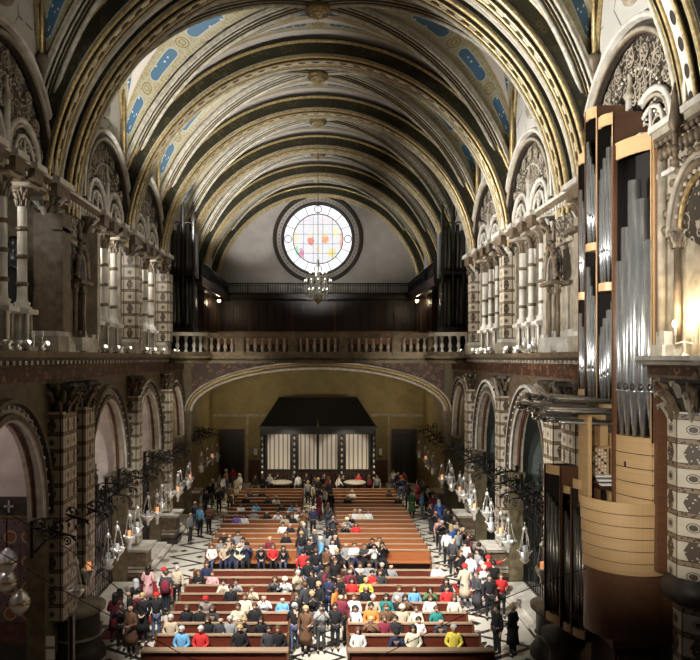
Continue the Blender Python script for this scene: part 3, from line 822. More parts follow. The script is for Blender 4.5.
# ================================================================== rear gallery
GY = 40.0
m = MB(); m.box(-8.4, GY, 9.72, 8.4, 56.3, 10.1, 'stone_brown')
# front wall with wide low arch
n = 40; hw = 7.95; AY = 44.0
pts = [(-hw * cos(pi * i / n), 6.7 + 2.68 * sin(pi * i / n)) for i in range(n + 1)]
for yy in (AY - .05, AY + .7):
    for (a, za), (b, zb) in zip(pts, pts[1:]): m.poly([(a, yy, za), (b, yy, zb), (b, yy, 9.75), (a, yy, 9.75)], 'spandrel_paint')
    for s in (-1, 1): m.poly([(s * hw, yy, 0), (s * 8.6, yy, 0), (s * 8.6, yy, 9.75), (s * hw, yy, 9.75)], 'stone_olive')
for (a, za), (b, zb) in zip([(-hw, 0)] + pts, pts + [(hw, 0)]): m.poly([(a, AY - .05, za), (b, AY - .05, zb), (b, AY + .7, zb), (a, AY + .7, za)], 'gold_dark')
fr = []
for i in range(n + 1):
    a = pi * i / n; P = Vector((hw * cos(a), AY - .05, 6.7 + 2.68 * sin(a)))
    N = Vector((-2.78 * cos(a), 0, -hw * sin(a))).normalized(); fr.append((P, Vector((0, 1, 0)), N))
m.sweep(fr, [(-.02, -.42), (-.2, -.42), (-.22, -.3), (-.08, -.26), (-.08, -.12), (-.2, -.08), (-.2, .06), (0, .08)], ['stone_cream', 'stone_cream', 'stone_brown', 'gold_dark', 'stone_brown', 'stone_cream', 'stone_cream', 'stone_brown'])
m.roll(fr, -.2, .02, .09, 'stone_pale', 6); m.roll(fr, -.2, -.36, .06, 'stone_pale', 6)
fr2 = [(P + Vector((0, 13, 0)), S, N) for P, S, N in fr]
struct('trim_9', m)
m = MB()
for z0, z1, o, mt in ((9.70, 9.80, .10, 'stone_brown'), (9.80, 9.87, .28, 'stone_olive'), (9.87, 10.01, .16, 'stone_brown'), (10.01, 10.12, .42, 'stone_olive')):
    m.box(-8.4, GY - o, z0, 8.4, GY + .2, z1, mt)
    for s in (-1, 1): m.lathe([(0, z0), (1.2 + o, z0), (1.2 + o, z1), (0, z1)], (s * 7.55, GY - .1, 0), mt, 16, a0=pi, a1=2 * pi, smooth=False)
struct('trim_10', m)

# stone balustrade: posts, rail, base, balusters
e = empty('stone_balustrade', (0, GY - .15, 10.12)); L = Vector(e.location)
def put(m, n_, e, L=None):
    return_ = m.build(n_, e, L if L is not None else Vector(e.location)); return_.location = (0, 0, 0); return return_
m = MB(); m.box(-6.6, GY - .38, 10.12, 6.6, GY + .1, 10.35, 'stone_brown'); put(m, 'base_course', e)
m = MB(); m.box(-6.65, GY - .42, 11.22, 6.65, GY + .12, 11.42, 'stone_olive'); m.box(-6.6, GY - .36, 11.12, 6.6, GY + .06, 11.22, 'stone_brown'); put(m, 'handrail', e)
posts = [-6.5, -4.45, -1.45, 1.45, 4.45, 6.5]
for x in posts:
    m = MB(); m.box(x - .25, GY - .45, 10.12, x + .25, GY + .14, 11.5, 'stone_olive'); m.box(x - .15, GY - .48, 10.45, x + .15, GY - .4, 11.1, 'stone_brown'); put(m, 'post', e)
for a, b in zip(posts, posts[1:]):
    k = int((b - a - .5) / .36)
    for i in range(k):
        x = a + .25 + (b - a - .5) * (i + .5) / k
        m = MB(); m.lathe([(.1, 10.35), (.06, 10.45), (.12, 10.62), (.06, 10.85), (.07, 11.0), (.12, 11.12)], (x, GY - .15, 0), 'stone_cream', 8); put(m, 'baluster', e)
tag(e, 'long carved stone balustrade along the front of the organ gallery', 'balustrade')
for s in (-1, 1):
    e = empty('curved_balustrade', (s * 7.75, GY - .1, 10.12)); c = Vector(e.location)
    m = MB(); m.lathe([(1.15, 0), (1.5, 0), (1.5, .22), (1.15, .22)], c, 'stone_brown', 20, a0=pi, a1=2 * pi, smooth=False); put(m, 'base_course', e)
    m = MB(); m.lathe([(1.12, 1.1), (1.55, 1.1), (1.55, 1.3), (1.12, 1.3), (1.12, 1.1)], c, 'stone_cream', 20, a0=pi, a1=2 * pi, smooth=False); put(m, 'handrail', e)
    for i in range(9):
        a = pi + pi * (i + .5) / 9
        m = MB(); m.lathe([(.1, .22), (.06, .4), (.12, .55), (.06, .8), (.12, 1.1)], c + Vector((1.33 * cos(a), 1.33 * sin(a), 0)), 'stone_pale', 8); put(m, 'baluster', e)
    tag(e, 'bowed corner stone balustrade at the organ gallery end, %s' % SIDE(s), 'balustrade')

# choir stalls / panelling under the upper gallery
m = MB(); m.box(-9, 54.4, 10.1, 9, 54.9, 14.5, 'wood_dark')
for k in range(27):
    x = -8.6 + k * .66; m.box(x - .05, 54.3, 10.4, x + .05, 54.42, 14.3, 'wood_red' if k % 5 == 0 else 'black_wood'); m.box(x + .1, 54.36, 11.2, x + .52, 54.41, 14.0, 'wood_dark')
o = struct('wall_panelling', m)
for s in (-1, 1):
    m = MB(); a, b = sorted((s * 7.6, s * 8.0)); m.box(a, 46.8, 10.1, b, 54.4, 14.5, 'wood_dark')
    for k in range(11): m.box(s * 7.6 - .06, 47.1 + k * .7, 10.3, s * 7.6 + .06, 47.2 + k * .7, 14.4, 'wood_red' if k % 3 == 0 else 'black_wood')
    struct('wall_panelling', m)
e = empty('choir_bench', (0, 46, 10.1))
m = MB(); m.box(-6.6, 45.8, 10.9, 6.6, 46.0, 11.75, 'wood_red'); put(m, 'backrest', e)
m = MB(); m.box(-6.6, 46, 10.5, 6.6, 46.5, 10.58, 'wood_red'); put(m, 'seat', e)
m = MB(); 
for x in (-6.5, -2.2, 2.2, 6.5): m.box(x - .05, 45.85, 10.1, x + .05, 46.5, 11.8, 'wood_dark')
put(m, 'end_panel', e)
tag(e, 'long red-brown wooden choir bench behind the stone balustrade', 'bench')
# upper wooden gallery (U shape): floor slab and railing
m = MB(); m.box(-9, 53.6, 14.5, 9, 56.9, 14.72, 'black_wood'); m.box(-7.1, 53.5, 14.72, 7.1, 53.6, 14.9, 'wood_dark')
for s in (-1, 1):
    a, b = sorted((s * 6.9, s * 9)); m.box(a, 41.6, 14.5, b, 53.6, 14.72, 'black_wood')
    a, b = sorted((s * 6.85, s * 6.95)); m.box(a, 41.5, 14.3, b, 53.6, 14.85, 'wood_dark')
struct('trim_11', m)
def railing(pts, label, nb):
    p, q = Vector(pts[0]), Vector(pts[1]); e = empty('gallery_railing', p); d = (q - p); u = d.normalized()
    m = MB(); m.tube([p + Vector((0, 0, .78)), q + Vector((0, 0, .78))], .06, 'iron', 6); put(m, 'top_rail', e, p)
    m = MB(); m.tube([p + Vector((0, 0, .05)), q + Vector((0, 0, .05))], .05, 'iron', 6); m.tube([p + Vector((0, 0, .62)), q + Vector((0, 0, .62))], .03, 'iron', 6); put(m, 'lower_rail', e, p)
    for i in range(nb + 1):
        w = p + d * i / nb; m = MB()
        m.tube([w, w + Vector((0, 0, .85 if i % 8 == 0 else .78))], .05 if i % 8 == 0 else .022, 'iron', 5)
        put(m, 'post' if i % 8 == 0 else 'baluster', e, p)
    tag(e, label, 'railing')
railing(((-6.9, 53.55, 14.9), (6.9, 53.55, 14.9)), 'dark straight railing of the upper gallery beneath the rose window', 72)
railing(((-6.9, 41.6, 14.9), (-6.9, 53.5, 14.9)), 'dark side railing of the upper gallery, side facing the organ', 48)
railing(((6.9, 41.6, 14.9), (6.9, 53.5, 14.9)), 'dark side railing of the upper gallery, organ side', 48)
for s in (-1, 1):
    e = empty('gallery_lamp', (s * 7.0, 49.5, 14.0)); c = Vector(e.location)
    m = MB(); m.tube([c + Vector((0, 0, .5)), c + Vector((0, 0, .2))], .03, 'iron'); m.lathe([(.06, .25), (.14, .12), (.12, .1)], c, 'iron', 10); put(m, 'fitting', e)
    m = MB(); m.blob(c + Vector((0, 0, .06)), .12, 'bulb', 10, 6); put(m, 'bulb', e)
    tag(e, 'bright warm lamp under the upper gallery, %s' % SIDE(s), 'lamp', 'lamps under the upper gallery')

# black organ cases beside the gallery
for s in (-1, 1):
    e = empty('black_organ_case', (s * 7.95, 41.6, 10.1)); c = Vector(e.location)
    m = MB(); m.box(c.x - .65, 40.9, 10.1, c.x + .65, 42.3, 11.6, 'black_wood'); m.box(c.x - .72, 40.8, 11.6, c.x + .72, 42.4, 11.8, 'black_wood')
    m.box(c.x - .65, 41.7, 11.8, c.x + .65, 42.3, 17.5, 'black_wood'); m.box(c.x - .68, 41.0, 14.9, c.x + .68, 42.3, 15.1, 'black_wood'); put(m, 'case', e)
    for k in range(5):
        x = c.x - .5 + k * .25
        m = MB(); m.tube([(x, 41.2, 11.8), (x, 41.2, 12.1), (x, 41.2, 14.9 - .2 * abs(k - 2))], [.03, .11, .11], 'pipe_dark', 8); put(m, 'pipe', e)
        m = MB(); m.tube([(x, 41.2, 15.1), (x, 41.2, 15.4), (x, 41.2, 18.2 - .35 * abs(k - 2))], [.03, .11, .11], 'pipe_dark', 8); put(m, 'pipe', e)
    for x, h in ((-.62, 19.2), (.62, 19.2), (0, 20.4)):
        m = MB(); X = c.x + x; m.tube([(X, 41.1, 11.8), (X, 41.1, h - 1.2), (X, 41.1, h - 1.1), (X, 41.1, h)], [.1, .1, .16, .01], 'black_wood', 6)
        for z in range(6): m.blob((X, 41.1, h - 1 + z * .16), .12 - z * .015, 'black_wood', 5, 3)
        put(m, 'pinnacle', e)
    m = MB()
    for q in (-.31, .31): m.roll(arc((c.x + q, 41.1, 17.7), .28, 'x', 10), 0, 0, .05, 'black_wood', 5); m.tube([(c.x + q - .28, 41.1, 17.9), (c.x + q, 41.1, 18.9), (c.x + q + .28, 41.1, 17.9)], .05, 'black_wood', 5)
    put(m, 'gable', e)
    tag(e, 'tall black gothic organ case with dark pipes at the gallery corner, %s' % SIDE(s), 'organ case', 'black organ cases by the gallery')

# chandelier
e = empty('crystal_chandelier', (0, 45.0, 13.85)); c = Vector(e.location)
m = MB(); m.tube([c + Vector((0, 0, 2.6)), c + Vector((0, 0, 11.0))], .02, 'iron', 5); put(m, 'chain', e)
m = MB(); m.lathe([(0, 2.6), (.08, 2.4), (.1, 2.1), (.05, 1.9), (.12, 1.5), (.06, 1.2), (.18, .9), (.08, .6), (.3, .3), (.25, .05), (0, -.1)], c, 'crystal', 10); put(m, 'stem', e)
for tier, (z, r, k) in enumerate(((.9, .85, 12), (1.45, .55, 8), (.35, .6, 10))):
    for i in range(k):
        a = 2 * pi * i / k + tier * .2; d = Vector((cos(a), sin(a), 0))
        m = MB(); m.tube([c + d * .08 + Vector((0, 0, z)), c + d * r * .5 + Vector((0, 0, z - .18)), c + d * r + Vector((0, 0, z - .05)), c + d * r + Vector((0, 0, z + .12))], .018, 'silver', 5)
        m.lathe([(.0, .1), (.07, .14), (.08, .16)], c + d * r + Vector((0, 0, z)), 'silver', 6)
        for g in range(4): m.blob(c + d * r + Vector((0, 0, z - .12 - .11 * g)), .055, 'crystal', 5, 3, 1.4)
        m.blob(c + d * r * .6 + Vector((0, 0, z - .3)), .045, 'crystal', 5, 3, 1.4)
        arm = put(m, 'arm', e)
        m = MB(); m.blob(c + d * r + Vector((0, 0, z + .24)), .032, 'bulb_cool', 5, 4, 1.8); put(m, 'candle_bulb', arm, c)
m = MB()
for i in range(40): m.blob(c + Vector((random.uniform(-.4, .4), random.uniform(-.4, .4), random.uniform(-.1, 1.7))), .04, 'crystal', 5, 3, 1.5)
put(m, 'crystal_drops', e)
m = MB(); m.lathe([(.28, -.1), (.3, .05), (.0, .1)], c, 'gold', 12); m.lathe([(.0, -.45), (.12, -.3), (.26, -.12)], c, 'gold', 12); put(m, 'bottom_bowl', e)
tag(e, 'crystal chandelier with brass bowl hanging in front of the rose window', 'chandelier')

# vestibule
e = empty('entrance_vestibule', (0, 51, 0))
m = MB(); m.box(-4.2, 50.8, 4.62, 4.2, 53.5, 4.95, 'black_wood'); m.box(-4.3, 50.7, 4.9, 4.3, 53.6, 5.05, 'black_wood')
m.poly([(-4.2, 50.8, 5.05), (4.2, 50.8, 5.05), (2.9, 51.8, 7.1), (-2.9, 51.8, 7.1)], 'black_wood')
for s in (-1, 1): m.poly([(s * 4.2, 50.8, 5.05), (s * 2.9, 51.8, 7.1), (s * 2.9, 52.6, 7.1), (s * 4.2, 53.5, 5.05)], 'black_wood')
m.poly([(-2.9, 51.8, 7.1), (2.9, 51.8, 7.1), (2.9, 52.6, 7.1), (-2.9, 52.6, 7.1)], 'black_wood'); m.lathe([(.12, 5.0), (.05, 5.3), (0, 5.6)], (0, 50.8, 0), 'gold_dark', 6)
put(m, 'canopy_roof', e)
m = MB()
for x in (-4.05, -3.75, -1.95, -1.5, -.02, 1.5, 1.95, 3.75, 4.05): m.box(x - .09, 50.9, 0, x + .09, 51.1, 4.7, 'black_wood')
for z in (0.0, 1.75, 4.45): m.box(-4.1, 50.92, z, 4.1, 51.08, z + .16, 'black_wood')
for x in (-4.2, 4.1): m.box(x, 50.9, 0, x + .1, 53.5, 4.7, 'black_wood')
put(m, 'frame', e)
for a, b in ((-3.66, -2.04), (-1.4, -.1), (.06, 1.4), (2.04, 3.66)):
    m = MB(); m.box(a, 51.0, 1.9, b, 51.03, 4.46, 'curtain'); put(m, 'curtained_pane', e)
    m = MB(); m.box(a, 51.0, .16, b, 51.05, 1.75, 'wood_dark')
    for k in range(5): m.box(a + .12 + k * (b - a) / 5, 50.95, .3, a + .2 + k * (b - a) / 5, 51.0, 1.6, 'iron')
    put(m, 'lower_panel', e)
m = MB(); m.box(-4.1, 53.4, 0, 4.1, 53.5, 4.7, 'wood_dark'); put(m, 'rear_wall', e)
for x in (-4.05, -1.72, 1.72, 4.05):
    m = MB()
    for z in range(10): m.blob((x, 50.82, .4 + z * .42), .09, 'silver', 6, 4, 1.6)
    put(m, 'ornament_strip', e)
tag(e, 'dark wooden entrance vestibule with four curtained glass panels under the gallery', 'vestibule')
for s in (-1, 1):
    a, b = sorted((s * 5.9, s * 7.9)); m = MB(); m.box(a, 56.0, 0, b, 56.2, 4.3, 'wood_dark')
    for k in range(4): m.box(a + .15 + k * .45, 55.95, .3, a + .5 + k * .45, 56.0, 4.0, 'black_wood')
    o = struct('door_1' if s < 0 else 'door_2', m)
    m = MB(); m.box(s * 5.0 - .14, 56.1, 2.2, s * 5.0 + .14, 56.15, 2.75, 'paper'); m.box(s * 5.0 - .16, 56.12, 2.1, s * 5.0 + .16, 56.2, 2.8, 'iron')
    o = m.build('notice_board', None, (s * 5.0, 56.1, 2.1)); tag(o, 'small white notice on the rear wall beside the vestibule, %s' % SIDE(s), 'notice')
    e = empty('font_table', (s * 2.6, 49.4, 0)); c = Vector(e.location)
    m = MB(); m.lathe([(.0, 1.15), (.75, 1.15), (.8, 1.25), (.7, 1.3), (0, 1.3)], c, 'marble_white', 20); put(m, 'top', e)
    m = MB(); m.lathe([(.4, 0), (.35, .15), (.14, .3), (.14, 1.0), (.3, 1.15)], c, 'stone_brown', 12); put(m, 'stem', e)
    tag(e, 'round white holy water font before the vestibule, %s' % SIDE(s), 'font', 'white round fonts')
m = MB()
m.tube([(-1.5, 50.7, 2.6), (1.5, 50.7, 2.6)], .01, 'iron', 4)

# ================================================================== hanging votive lamps
def make_lamp(kind):
    e = empty('votive_lamp', (0, 0, 0)); mt = 'silver'
    R_ = (.27, .21, .24)[kind]
    m = MB(); m.lathe([(0, 1.25), (.05, 1.2), (.12, 1.1), (.1, 1.05), (.02, 1.0)], (0, 0, 0), mt, 10); m.blob((0, 0, 1.32), .04, mt)
    m.build('crown', e, local=True)
    m = MB(); m.tube([(0, 0, 1.3), (0, 0, 1.84)], .012, 'iron', 4)
    m.build('hook_rod', e, local=True)
    for k in range(3 if kind != 2 else 4):
        a = 2 * pi * k / (3 if kind != 2 else 4) + .4
        m = MB()
        for j in range(9):
            t = j / 8; r = .07 + (R_ - .07) * t; m.blob((r * cos(a), r * sin(a), 1.1 - .8 * t), .022, mt, 5, 3, 2.2)
        m.tube([(.07 * cos(a), .07 * sin(a), 1.1), (R_ * cos(a), R_ * sin(a), .3)], .014, mt, 4)
        m.build('chain', e, local=True)
    prof = [[(R_, .28), (R_ + .05, .32), (R_ + .03, .22), (R_ * .8, .1), (R_ * .3, .0), (R_ * .25, -.08), (.07, -.14), (.0, -.22)],
            [(R_, .30), (R_ + .07, .28), (R_ + .02, .16), (R_ * .9, .08), (R_ * .5, -.02), (.08, -.18), (.1, -.24), (0, -.34)],
            [(R_, .3), (R_ + .04, .3), (R_ * .6, .05), (R_ * .95, -.02), (R_ * .5, -.12), (0, -.2)]][kind]
    m = MB(); m.lathe(prof, (0, 0, 0), mt, 16)
    for k in range(8):
        a = 2 * pi * k / 8; m.blob(((R_ + .05) * cos(a), (R_ + .05) * sin(a), .3), .035, mt, 5, 3)
    bowl = m.build('bowl', e, local=True)
    m = MB(); m.lathe([(.07, .2), (.09, .45), (.08, .5)], (0, 0, 0), 'candle_glow' if kind == 1 else 'crystal', 8); m.build('candle_glass', bowl, local=True)
    return e
def make_bracket():
    e = empty('lamp_bracket', (0, 0, 0))
    m = MB(); pts = [(0, 0, -.5), (-.35, 0, -.1), (-.75, 0, .1), (-1.1, 0, .05), (-1.25, 0, -.1)]
    m.tube(pts, .035, 'iron', 6); m.tube([(0, 0, .25), (-.5, 0, .22), (-1.25, 0, .0)], .03, 'iron', 6)
    m.build('arm', e, local=True)
    m = MB()
    for cx, cz, r in ((-.35, .05, .13), (-.7, .28, .16), (-1.0, -.12, .1), (-.2, .4, .14)):
        m.roll([(Vector(p) , s_, n_) for p, s_, n_ in [((cx + r * cos(t), 0, cz + r * sin(t)), Vector((0, 1, 0)), Vector((-cos(t), 0, -sin(t)))) for t in [2 * pi * i / 14 for i in range(13)]]], 0, 0, .022, 'iron', 5)
        m.blob((cx, 0, cz), .05, 'iron', 5, 3)
    for k in range(6): m.blob((-1.25 + k * .2, 0, .3 + .06 * (k % 2)), .045, 'iron', 5, 3, 1.8)
    m.build('scroll', e, local=True)
    m = MB(); m.box(-.03, -.12, -.6, .06, .12, .5, 'iron'); m.build('wall_plate', e, local=True)
    return e
lk = [make_lamp(i) for i in range(3)]; lused = [0, 0, 0]; br0 = make_bracket(); bused = False
LAMPY = {-1: [20.8, 22.2, 24.2, 25.6, 27.3, 28.6, 30.4, 31.6, 33.2, 34.6, 36.0, 37.6, 39.0, 40.4, 44.0, 46.0, 48.0, 50.0],
          1: [22.9, 24.6, 26.4, 27.6, 29.4, 30.6, 32.4, 33.6, 35.2, 36.4, 37.8, 39.2, 40.6, 44.0, 46.0, 48.0, 50.0]}
for sx in (-1, 1):
    for i, y in enumerate(LAMPY[sx]):
        k = (i + (sx > 0)) % 3
        o = lk[k] if not lused[k] else copy_tree(lk[k]); lused[k] = 1
        hz = 2.85 + random.uniform(-.12, .25); xx = 7.3 + random.uniform(-.12, .12)
        o.location = (sx * xx, y, hz); o.rotation_euler.z = random.random() * 6
        o.scale = (.85, .85, .95)
        tag(o, 'silver votive lamp with %s, %s in its row from the front, %s' % (('clear glass', 'red glass', 'four chains')[k], ORDS[i], SIDE(sx)), 'votive lamp', 'silver votive lamps along the aisles')
        b = br0 if not bused else copy_tree(br0); bused = True
        b.location = (sx * (xx + 1.25), y, hz + 1.8); b.rotation_euler.z = 0 if sx > 0 else pi
        tag(b, 'black scrolled iron bracket carrying the %s votive lamp, %s' % (ORDS[i], SIDE(sx)), 'lamp bracket', 'iron brackets of the votive lamps')

# iron gates in chapel openings
def gate(sx, yc, h, label):
    e = empty('iron_gate', (sx * 8.95, yc, .26)); c = Vector(e.location); X = c.x
    m = MB()
    for z in (.3, 1.2, 3.2, 4.2): m.box(X - .03, yc - h, z, X + .03, yc + h, z + .07, 'iron')
    put(m, 'frame', e)
    k = 17
    for i in range(k):
        y = yc - h + 2 * h * (i + .5) / k; zt = 4.6 - .9 * abs(i - 8) / 8 + (.5 if i == 8 else 0)
        m = MB(); m.tube([(X, y, .26), (X, y, zt)], .03, 'iron', 5); m.blob((X, y, zt + .1), .06, 'iron', 5, 3, 2); put(m, 'bar', e)
    m = MB()
    for i in range(10):
        y = yc - h + 2 * h * (i + .5) / 10
        m.roll(arc((X, y, 3.75), .2, 'y', 12, 0, 2 * pi), 0, 0, .025, 'iron', 4); m.roll(arc((X, y, 2.2), .18, 'y', 12, 0, 2 * pi), 0, 0, .02, 'iron', 4)
        m.tube([(X, y - .15, 4.3), (X, y, 4.75 - .08 * abs(i - 4.5)), (X, y + .15, 4.3)], .025, 'iron', 4)
    m.roll(arc((X, yc, 5.1), .22, 'y', 14, 0, 2 * pi), 0, 0, .03, 'iron', 4); m.tube([(X, yc - .3, 5.45), (X, yc + .3, 5.45)], .03, 'iron', 4); m.tube([(X, yc, 5.2), (X, yc, 5.75)], .03, 'iron', 4)
    put(m, 'scrollwork', e)
    tag(e, label, 'gate', 'wrought iron chapel gates')
for sx in (-1, 1):
    for i, b in enumerate(BAYS[:2]): gate(sx, b, 2.3, 'black wrought iron gate in the %s chapel arch, %s' % (ORDS[i + 1], SIDE(sx)))

# near chapel on the side facing the organ: tiled wall with dark banner and glass lamps
m = MB(); m.box(-13, 21.9, 1.75, -8.97, 21.99, 5.0, 'chapel_tile'); m.box(-13, 21.85, 5.0, -8.97, 21.99, 5.08, 'gold_dark'); m.box(-13, 21.85, 1.1, -8.97, 21.99, 1.75, 'marble_red')
m.box(-13, 21.88, 5.08, -8.97, 21.99, 5.65, 'stone_dark'); m.box(-13, 21.84, 0, -8.97, 21.99, 1.1, 'stone_dark'); struct('wall_panel', m)
m = MB(); c = Vector((-9.65, 21.85, 5.2)); m.box(-9.68, 21.84, 5.15, -9.62, 21.88, 5.55, 'silver'); m.box(-9.8, 21.84, 5.34, -9.5, 21.88, 5.4, 'silver')
tag(m.build('wall_cross', None, c), 'small pale cross on the dark band above the tiled chapel wall', 'cross')
def globe(x, y, z, label, mt='crystal'):
    e = empty('chapel_lamp', (x, y, z)); c = Vector(e.location)
    m = MB(); m.tube([c + Vector((0, 0, .3)), c + Vector((0, 0, 1.8))], .012, 'iron', 4); put(m, 'rod', e)
    m = MB(); m.lathe([(.05, .42), (.09, .36), (.2, .28), (.28, .15), (.31, 0), (.28, -.15), (.2, -.26), (.08, -.31), (.05, -.38), (0, -.42)], c, mt, 14); put(m, 'glass', e)
    m = MB(); m.lathe([(.31, -.02), (.34, .02), (.31, .06)], c, 'brass', 14)
    for k in range(6): m.blob(c + Vector((.28 * cos(k * 1.047), .28 * sin(k * 1.047), .06)), .04, 'silver', 5, 3, 1.5)
    put(m, 'rim', e); tag(e, label, 'lamp', 'glass lamps in the near chapel')
globe(-9.15, 20.6, 4.0, 'glass lamp hanging high before the tiled chapel wall'); globe(-8.9, 20.9, 2.7, 'round glass lamp hanging low beside the tiled chapel wall', 'silver'); globe(-9.35, 21.0, 3.3, 'silver lamp with rim hanging nearest the dark band of the near chapel', 'silver')
m = MB(); m.box(-8.3, 21.35, 1.2, -8.05, 21.4, 1.5, 'paper'); m.box(-8.3, 21.35, .8, -8.05, 21.4, 1.1, 'paper')
tag(m.build('notice_sheets', None, (-8.2, 21.38, .8)), 'two small white notices on the pier beside the near chapel', 'notice')

# statues in the upper arcades
def figure(name, c, mt, h, label):
    e = empty(name, c); c = Vector(c); s = h / 2.0
    m = MB(); m.lathe([(.34 * s, 0), (.33 * s, .1 * s), (.25 * s, .7 * s), (.2 * s, 1.0 * s), (.26 * s, 1.35 * s), (.24 * s, 1.5 * s), (.09 * s, 1.62 * s), (.1 * s, 1.7 * s), (.13 * s, 1.82 * s), (.1 * s, 1.95 * s), (0, 2.0 * s)], c, mt, 14, sq=.8)
    for q in (-1, 1): m.tube([c + Vector((q * .22 * s, 0, 1.42 * s)), c + Vector((q * .27 * s, -.1 * s, 1.1 * s)), c + Vector((q * .04, -.26 * s, 1.2 * s))], [.08 * s, .07 * s, .04 * s], mt, 8)
    put(m, 'robed_body', e)
    m = MB(); m.lathe([(.16 * s, 1.55 * s), (.17 * s, 1.8 * s), (.12 * s, 2.0 * s), (0, 2.05 * s)], c + Vector((0, .03, 0)), mt, 12, a0=-.2, a1=pi + .2); put(m, 'veil', e)
    m = MB(); m.box(c.x - .35 * s, c.y - .35 * s, c.z - .25, c.x + .35 * s, c.y + .35 * s, c.z, 'stone_cream'); put(m, 'plinth', e)
    tag(e, label, 'statue')
figure('veiled_statue', (-9.35, 21.5, 11.4), 'statue_black', 2.3, 'tall black veiled statue between columns of the near upper arcade')
for i, b in enumerate(BAYS[:2]):
    figure('small_statue', (-9.3, b + .7, 11.2), 'statue_pale', 1.6, 'pale small statue behind columns of the %s upper arcade, side facing the organ' % ('second', 'third')[i])
    figure('small_statue', (9.3, b + .7, 11.2), 'stone_brown', 1.6, 'brown small statue behind columns of the %s upper arcade, organ side' % ('second', 'third')[i])

# little floodlights and candelabra on the ledge
def ledge_lamp():
    e = empty('ledge_spotlight', (0, 0, 0))
    m = MB(); m.box(-.1, -.12, 0, .1, .12, .04, 'iron'); m.tube([(0, 0, .04), (0, 0, .16)], .02, 'iron', 5); m.build('foot', e, local=True)
    m = MB(); m.tube([(.08, 0, .12), (-.04, 0, .2), (-.12, 0, .25)], [.06, .09, .11], 'silver', 10); hs = m.build('housing', e, local=True)
    m = MB(); m.blob((-.11, 0, .245), .075, 'bulb_cool', 8, 4, .8); m.build('lens', hs, local=True)
    return e
ll = ledge_lamp(); lu = False; LEDY = [19.6, 21.0, 26.8, 28.4, 30.2, 33.2, 35.0, 36.8, 39.6, 41.0]
for sx in (-1, 1):
    for i, y in enumerate(LEDY):
        if sx > 0 and y < 22: continue
        o = ll if not lu else copy_tree(ll); lu = True
        o.location = (sx * 8.22, y, 10.2); o.rotation_euler.z = (0 if sx > 0 else pi) + random.uniform(-.4, .4)
        tag(o, 'small silver floodlight on the ledge, %s from the camera end, %s' % (ORDS[i], SIDE(sx)), 'floodlight', 'floodlights on the ledge')
def candel(c, label, lit=False):
    e = empty('ledge_candelabrum', c); c = Vector(c)
    m = MB(); m.lathe([(.12, 0), (.04, .06), (.03, .5), (.05, .52)], c, 'silver', 8); put(m, 'stand', e)
    for k in range(4):
        a = k * pi / 2 + .3; d = Vector((cos(a) * .25, sin(a) * .25, 0))
        m = MB(); m.tube([c + Vector((0, 0, .3)), c + d + Vector((0, 0, .25)), c + d + Vector((0, 0, .42))], .018, 'silver', 5); arm = put(m, 'arm', e)
        m = MB(); m.tube([c + d + Vector((0, 0, .42)), c + d + Vector((0, 0, .6))], .025, 'paper', 6)
        if lit: m.blob(c + d + Vector((0, 0, .68)), .06, 'bulb', 6, 4, 1.4)
        put(m, 'candle', arm, c)
    tag(e, label, 'candelabrum')
candel((-8.3, 20.4, 10.2), 'silver candelabrum on the ledge below the black veiled statue')
candel((7.85, 15.0, 10.05), 'candelabrum with glowing warm lights on the ledge beside the organ', True)
candel((8.25, 27.4, 10.2), 'silver candelabrum on the ledge below the second upper arcade, organ side')
for sx, ys in ((-1, (18.6, 19.2, 20.9, 29.3, 34.2)), (1, (29.2, 30.9, 34.4, 36.2))):
    for i, y in enumerate(ys):
        m = MB(); m.lathe([(.1, 0), (.14, .08), (.06, .14), (.16, .24), (.14, .28), (0, .3)], (0, 0, 0), 'silver', 10)
        o = m.build('ledge_vase', None, (sx * 8.25, y, 10.2)); o.data.transform(Matrix.Translation((sx * -8.25, -y, -10.2)) @ Matrix.Translation((sx * 8.25, y, 10.2))) if False else None
        o.data.transform(Matrix.Translation((sx * 8.25, y, 10.2)))
        tag(o, 'small silver bowl on the ledge, %s from the camera end, %s' % (ORDS[i], SIDE(sx)), 'bowl', 'silver bowls on the ledge')

# black cables strung across the nave near the camera
for i, (pts, lb) in enumerate(((((-8.4, 15.9, 7.3), (-6.2, 17.5, 5.2), (-4.6, 18.8, 3.2), (-4.2, 19.3, 2.5)), 'thin black cable sagging in front of the tiled chapel, upper one'),
                               (((-8.4, 15.9, 6.3), (-6.4, 17.5, 4.2), (-3.5, 19.5, 1.6), (-1.5, 20.5, 1.0)), 'thin black cable sagging in front of the tiled chapel, lower one'),
                               (((8.0, 16.5, 5.6), (6.0, 18.0, 4.3), (4.2, 19.5, 2.9), (1.5, 20.2, 1.25), (-1.5, 20.5, 1.0)), 'thin black cable hanging from the organ console towards the front pew'))):
    m = MB(); m.tube(pts, .012, 'rubber', 5); tag(m.build('hanging_cable', None, pts[0]), lb, 'cable')

# small things on the floor
for i, (x, y, w, d, lb) in enumerate(((-7.0, 30.4, .9, .9, 'dark red mat on the marble beside the pedestal, side facing the organ'), (6.9, 30.2, 1.0, .8, 'dark red mat on the marble beside the pedestal, organ side'), (-7.0, 26.0, .7, 1.1, 'dark red mat near the round pedestal, side facing the organ'))):
    m = MB(); m.box(x - w, y - d, .0, x + w, y + d, .02, 'red_cloth'); tag(m.build('floor_mat', None, (x, y, 0)), lb, 'mat')
m = MB(); m.box(-7.35, 20.6, 0, -7.2, 20.75, 2.5, 'stone_cream'); m.box(-7.32, 20.58, .2, -7.23, 20.6, 2.4, 'iron')
tag(m.build('tall_post', None, (-7.3, 20.7, 0)), 'slim pale upright post beside the round pedestal, side facing the organ', 'post')

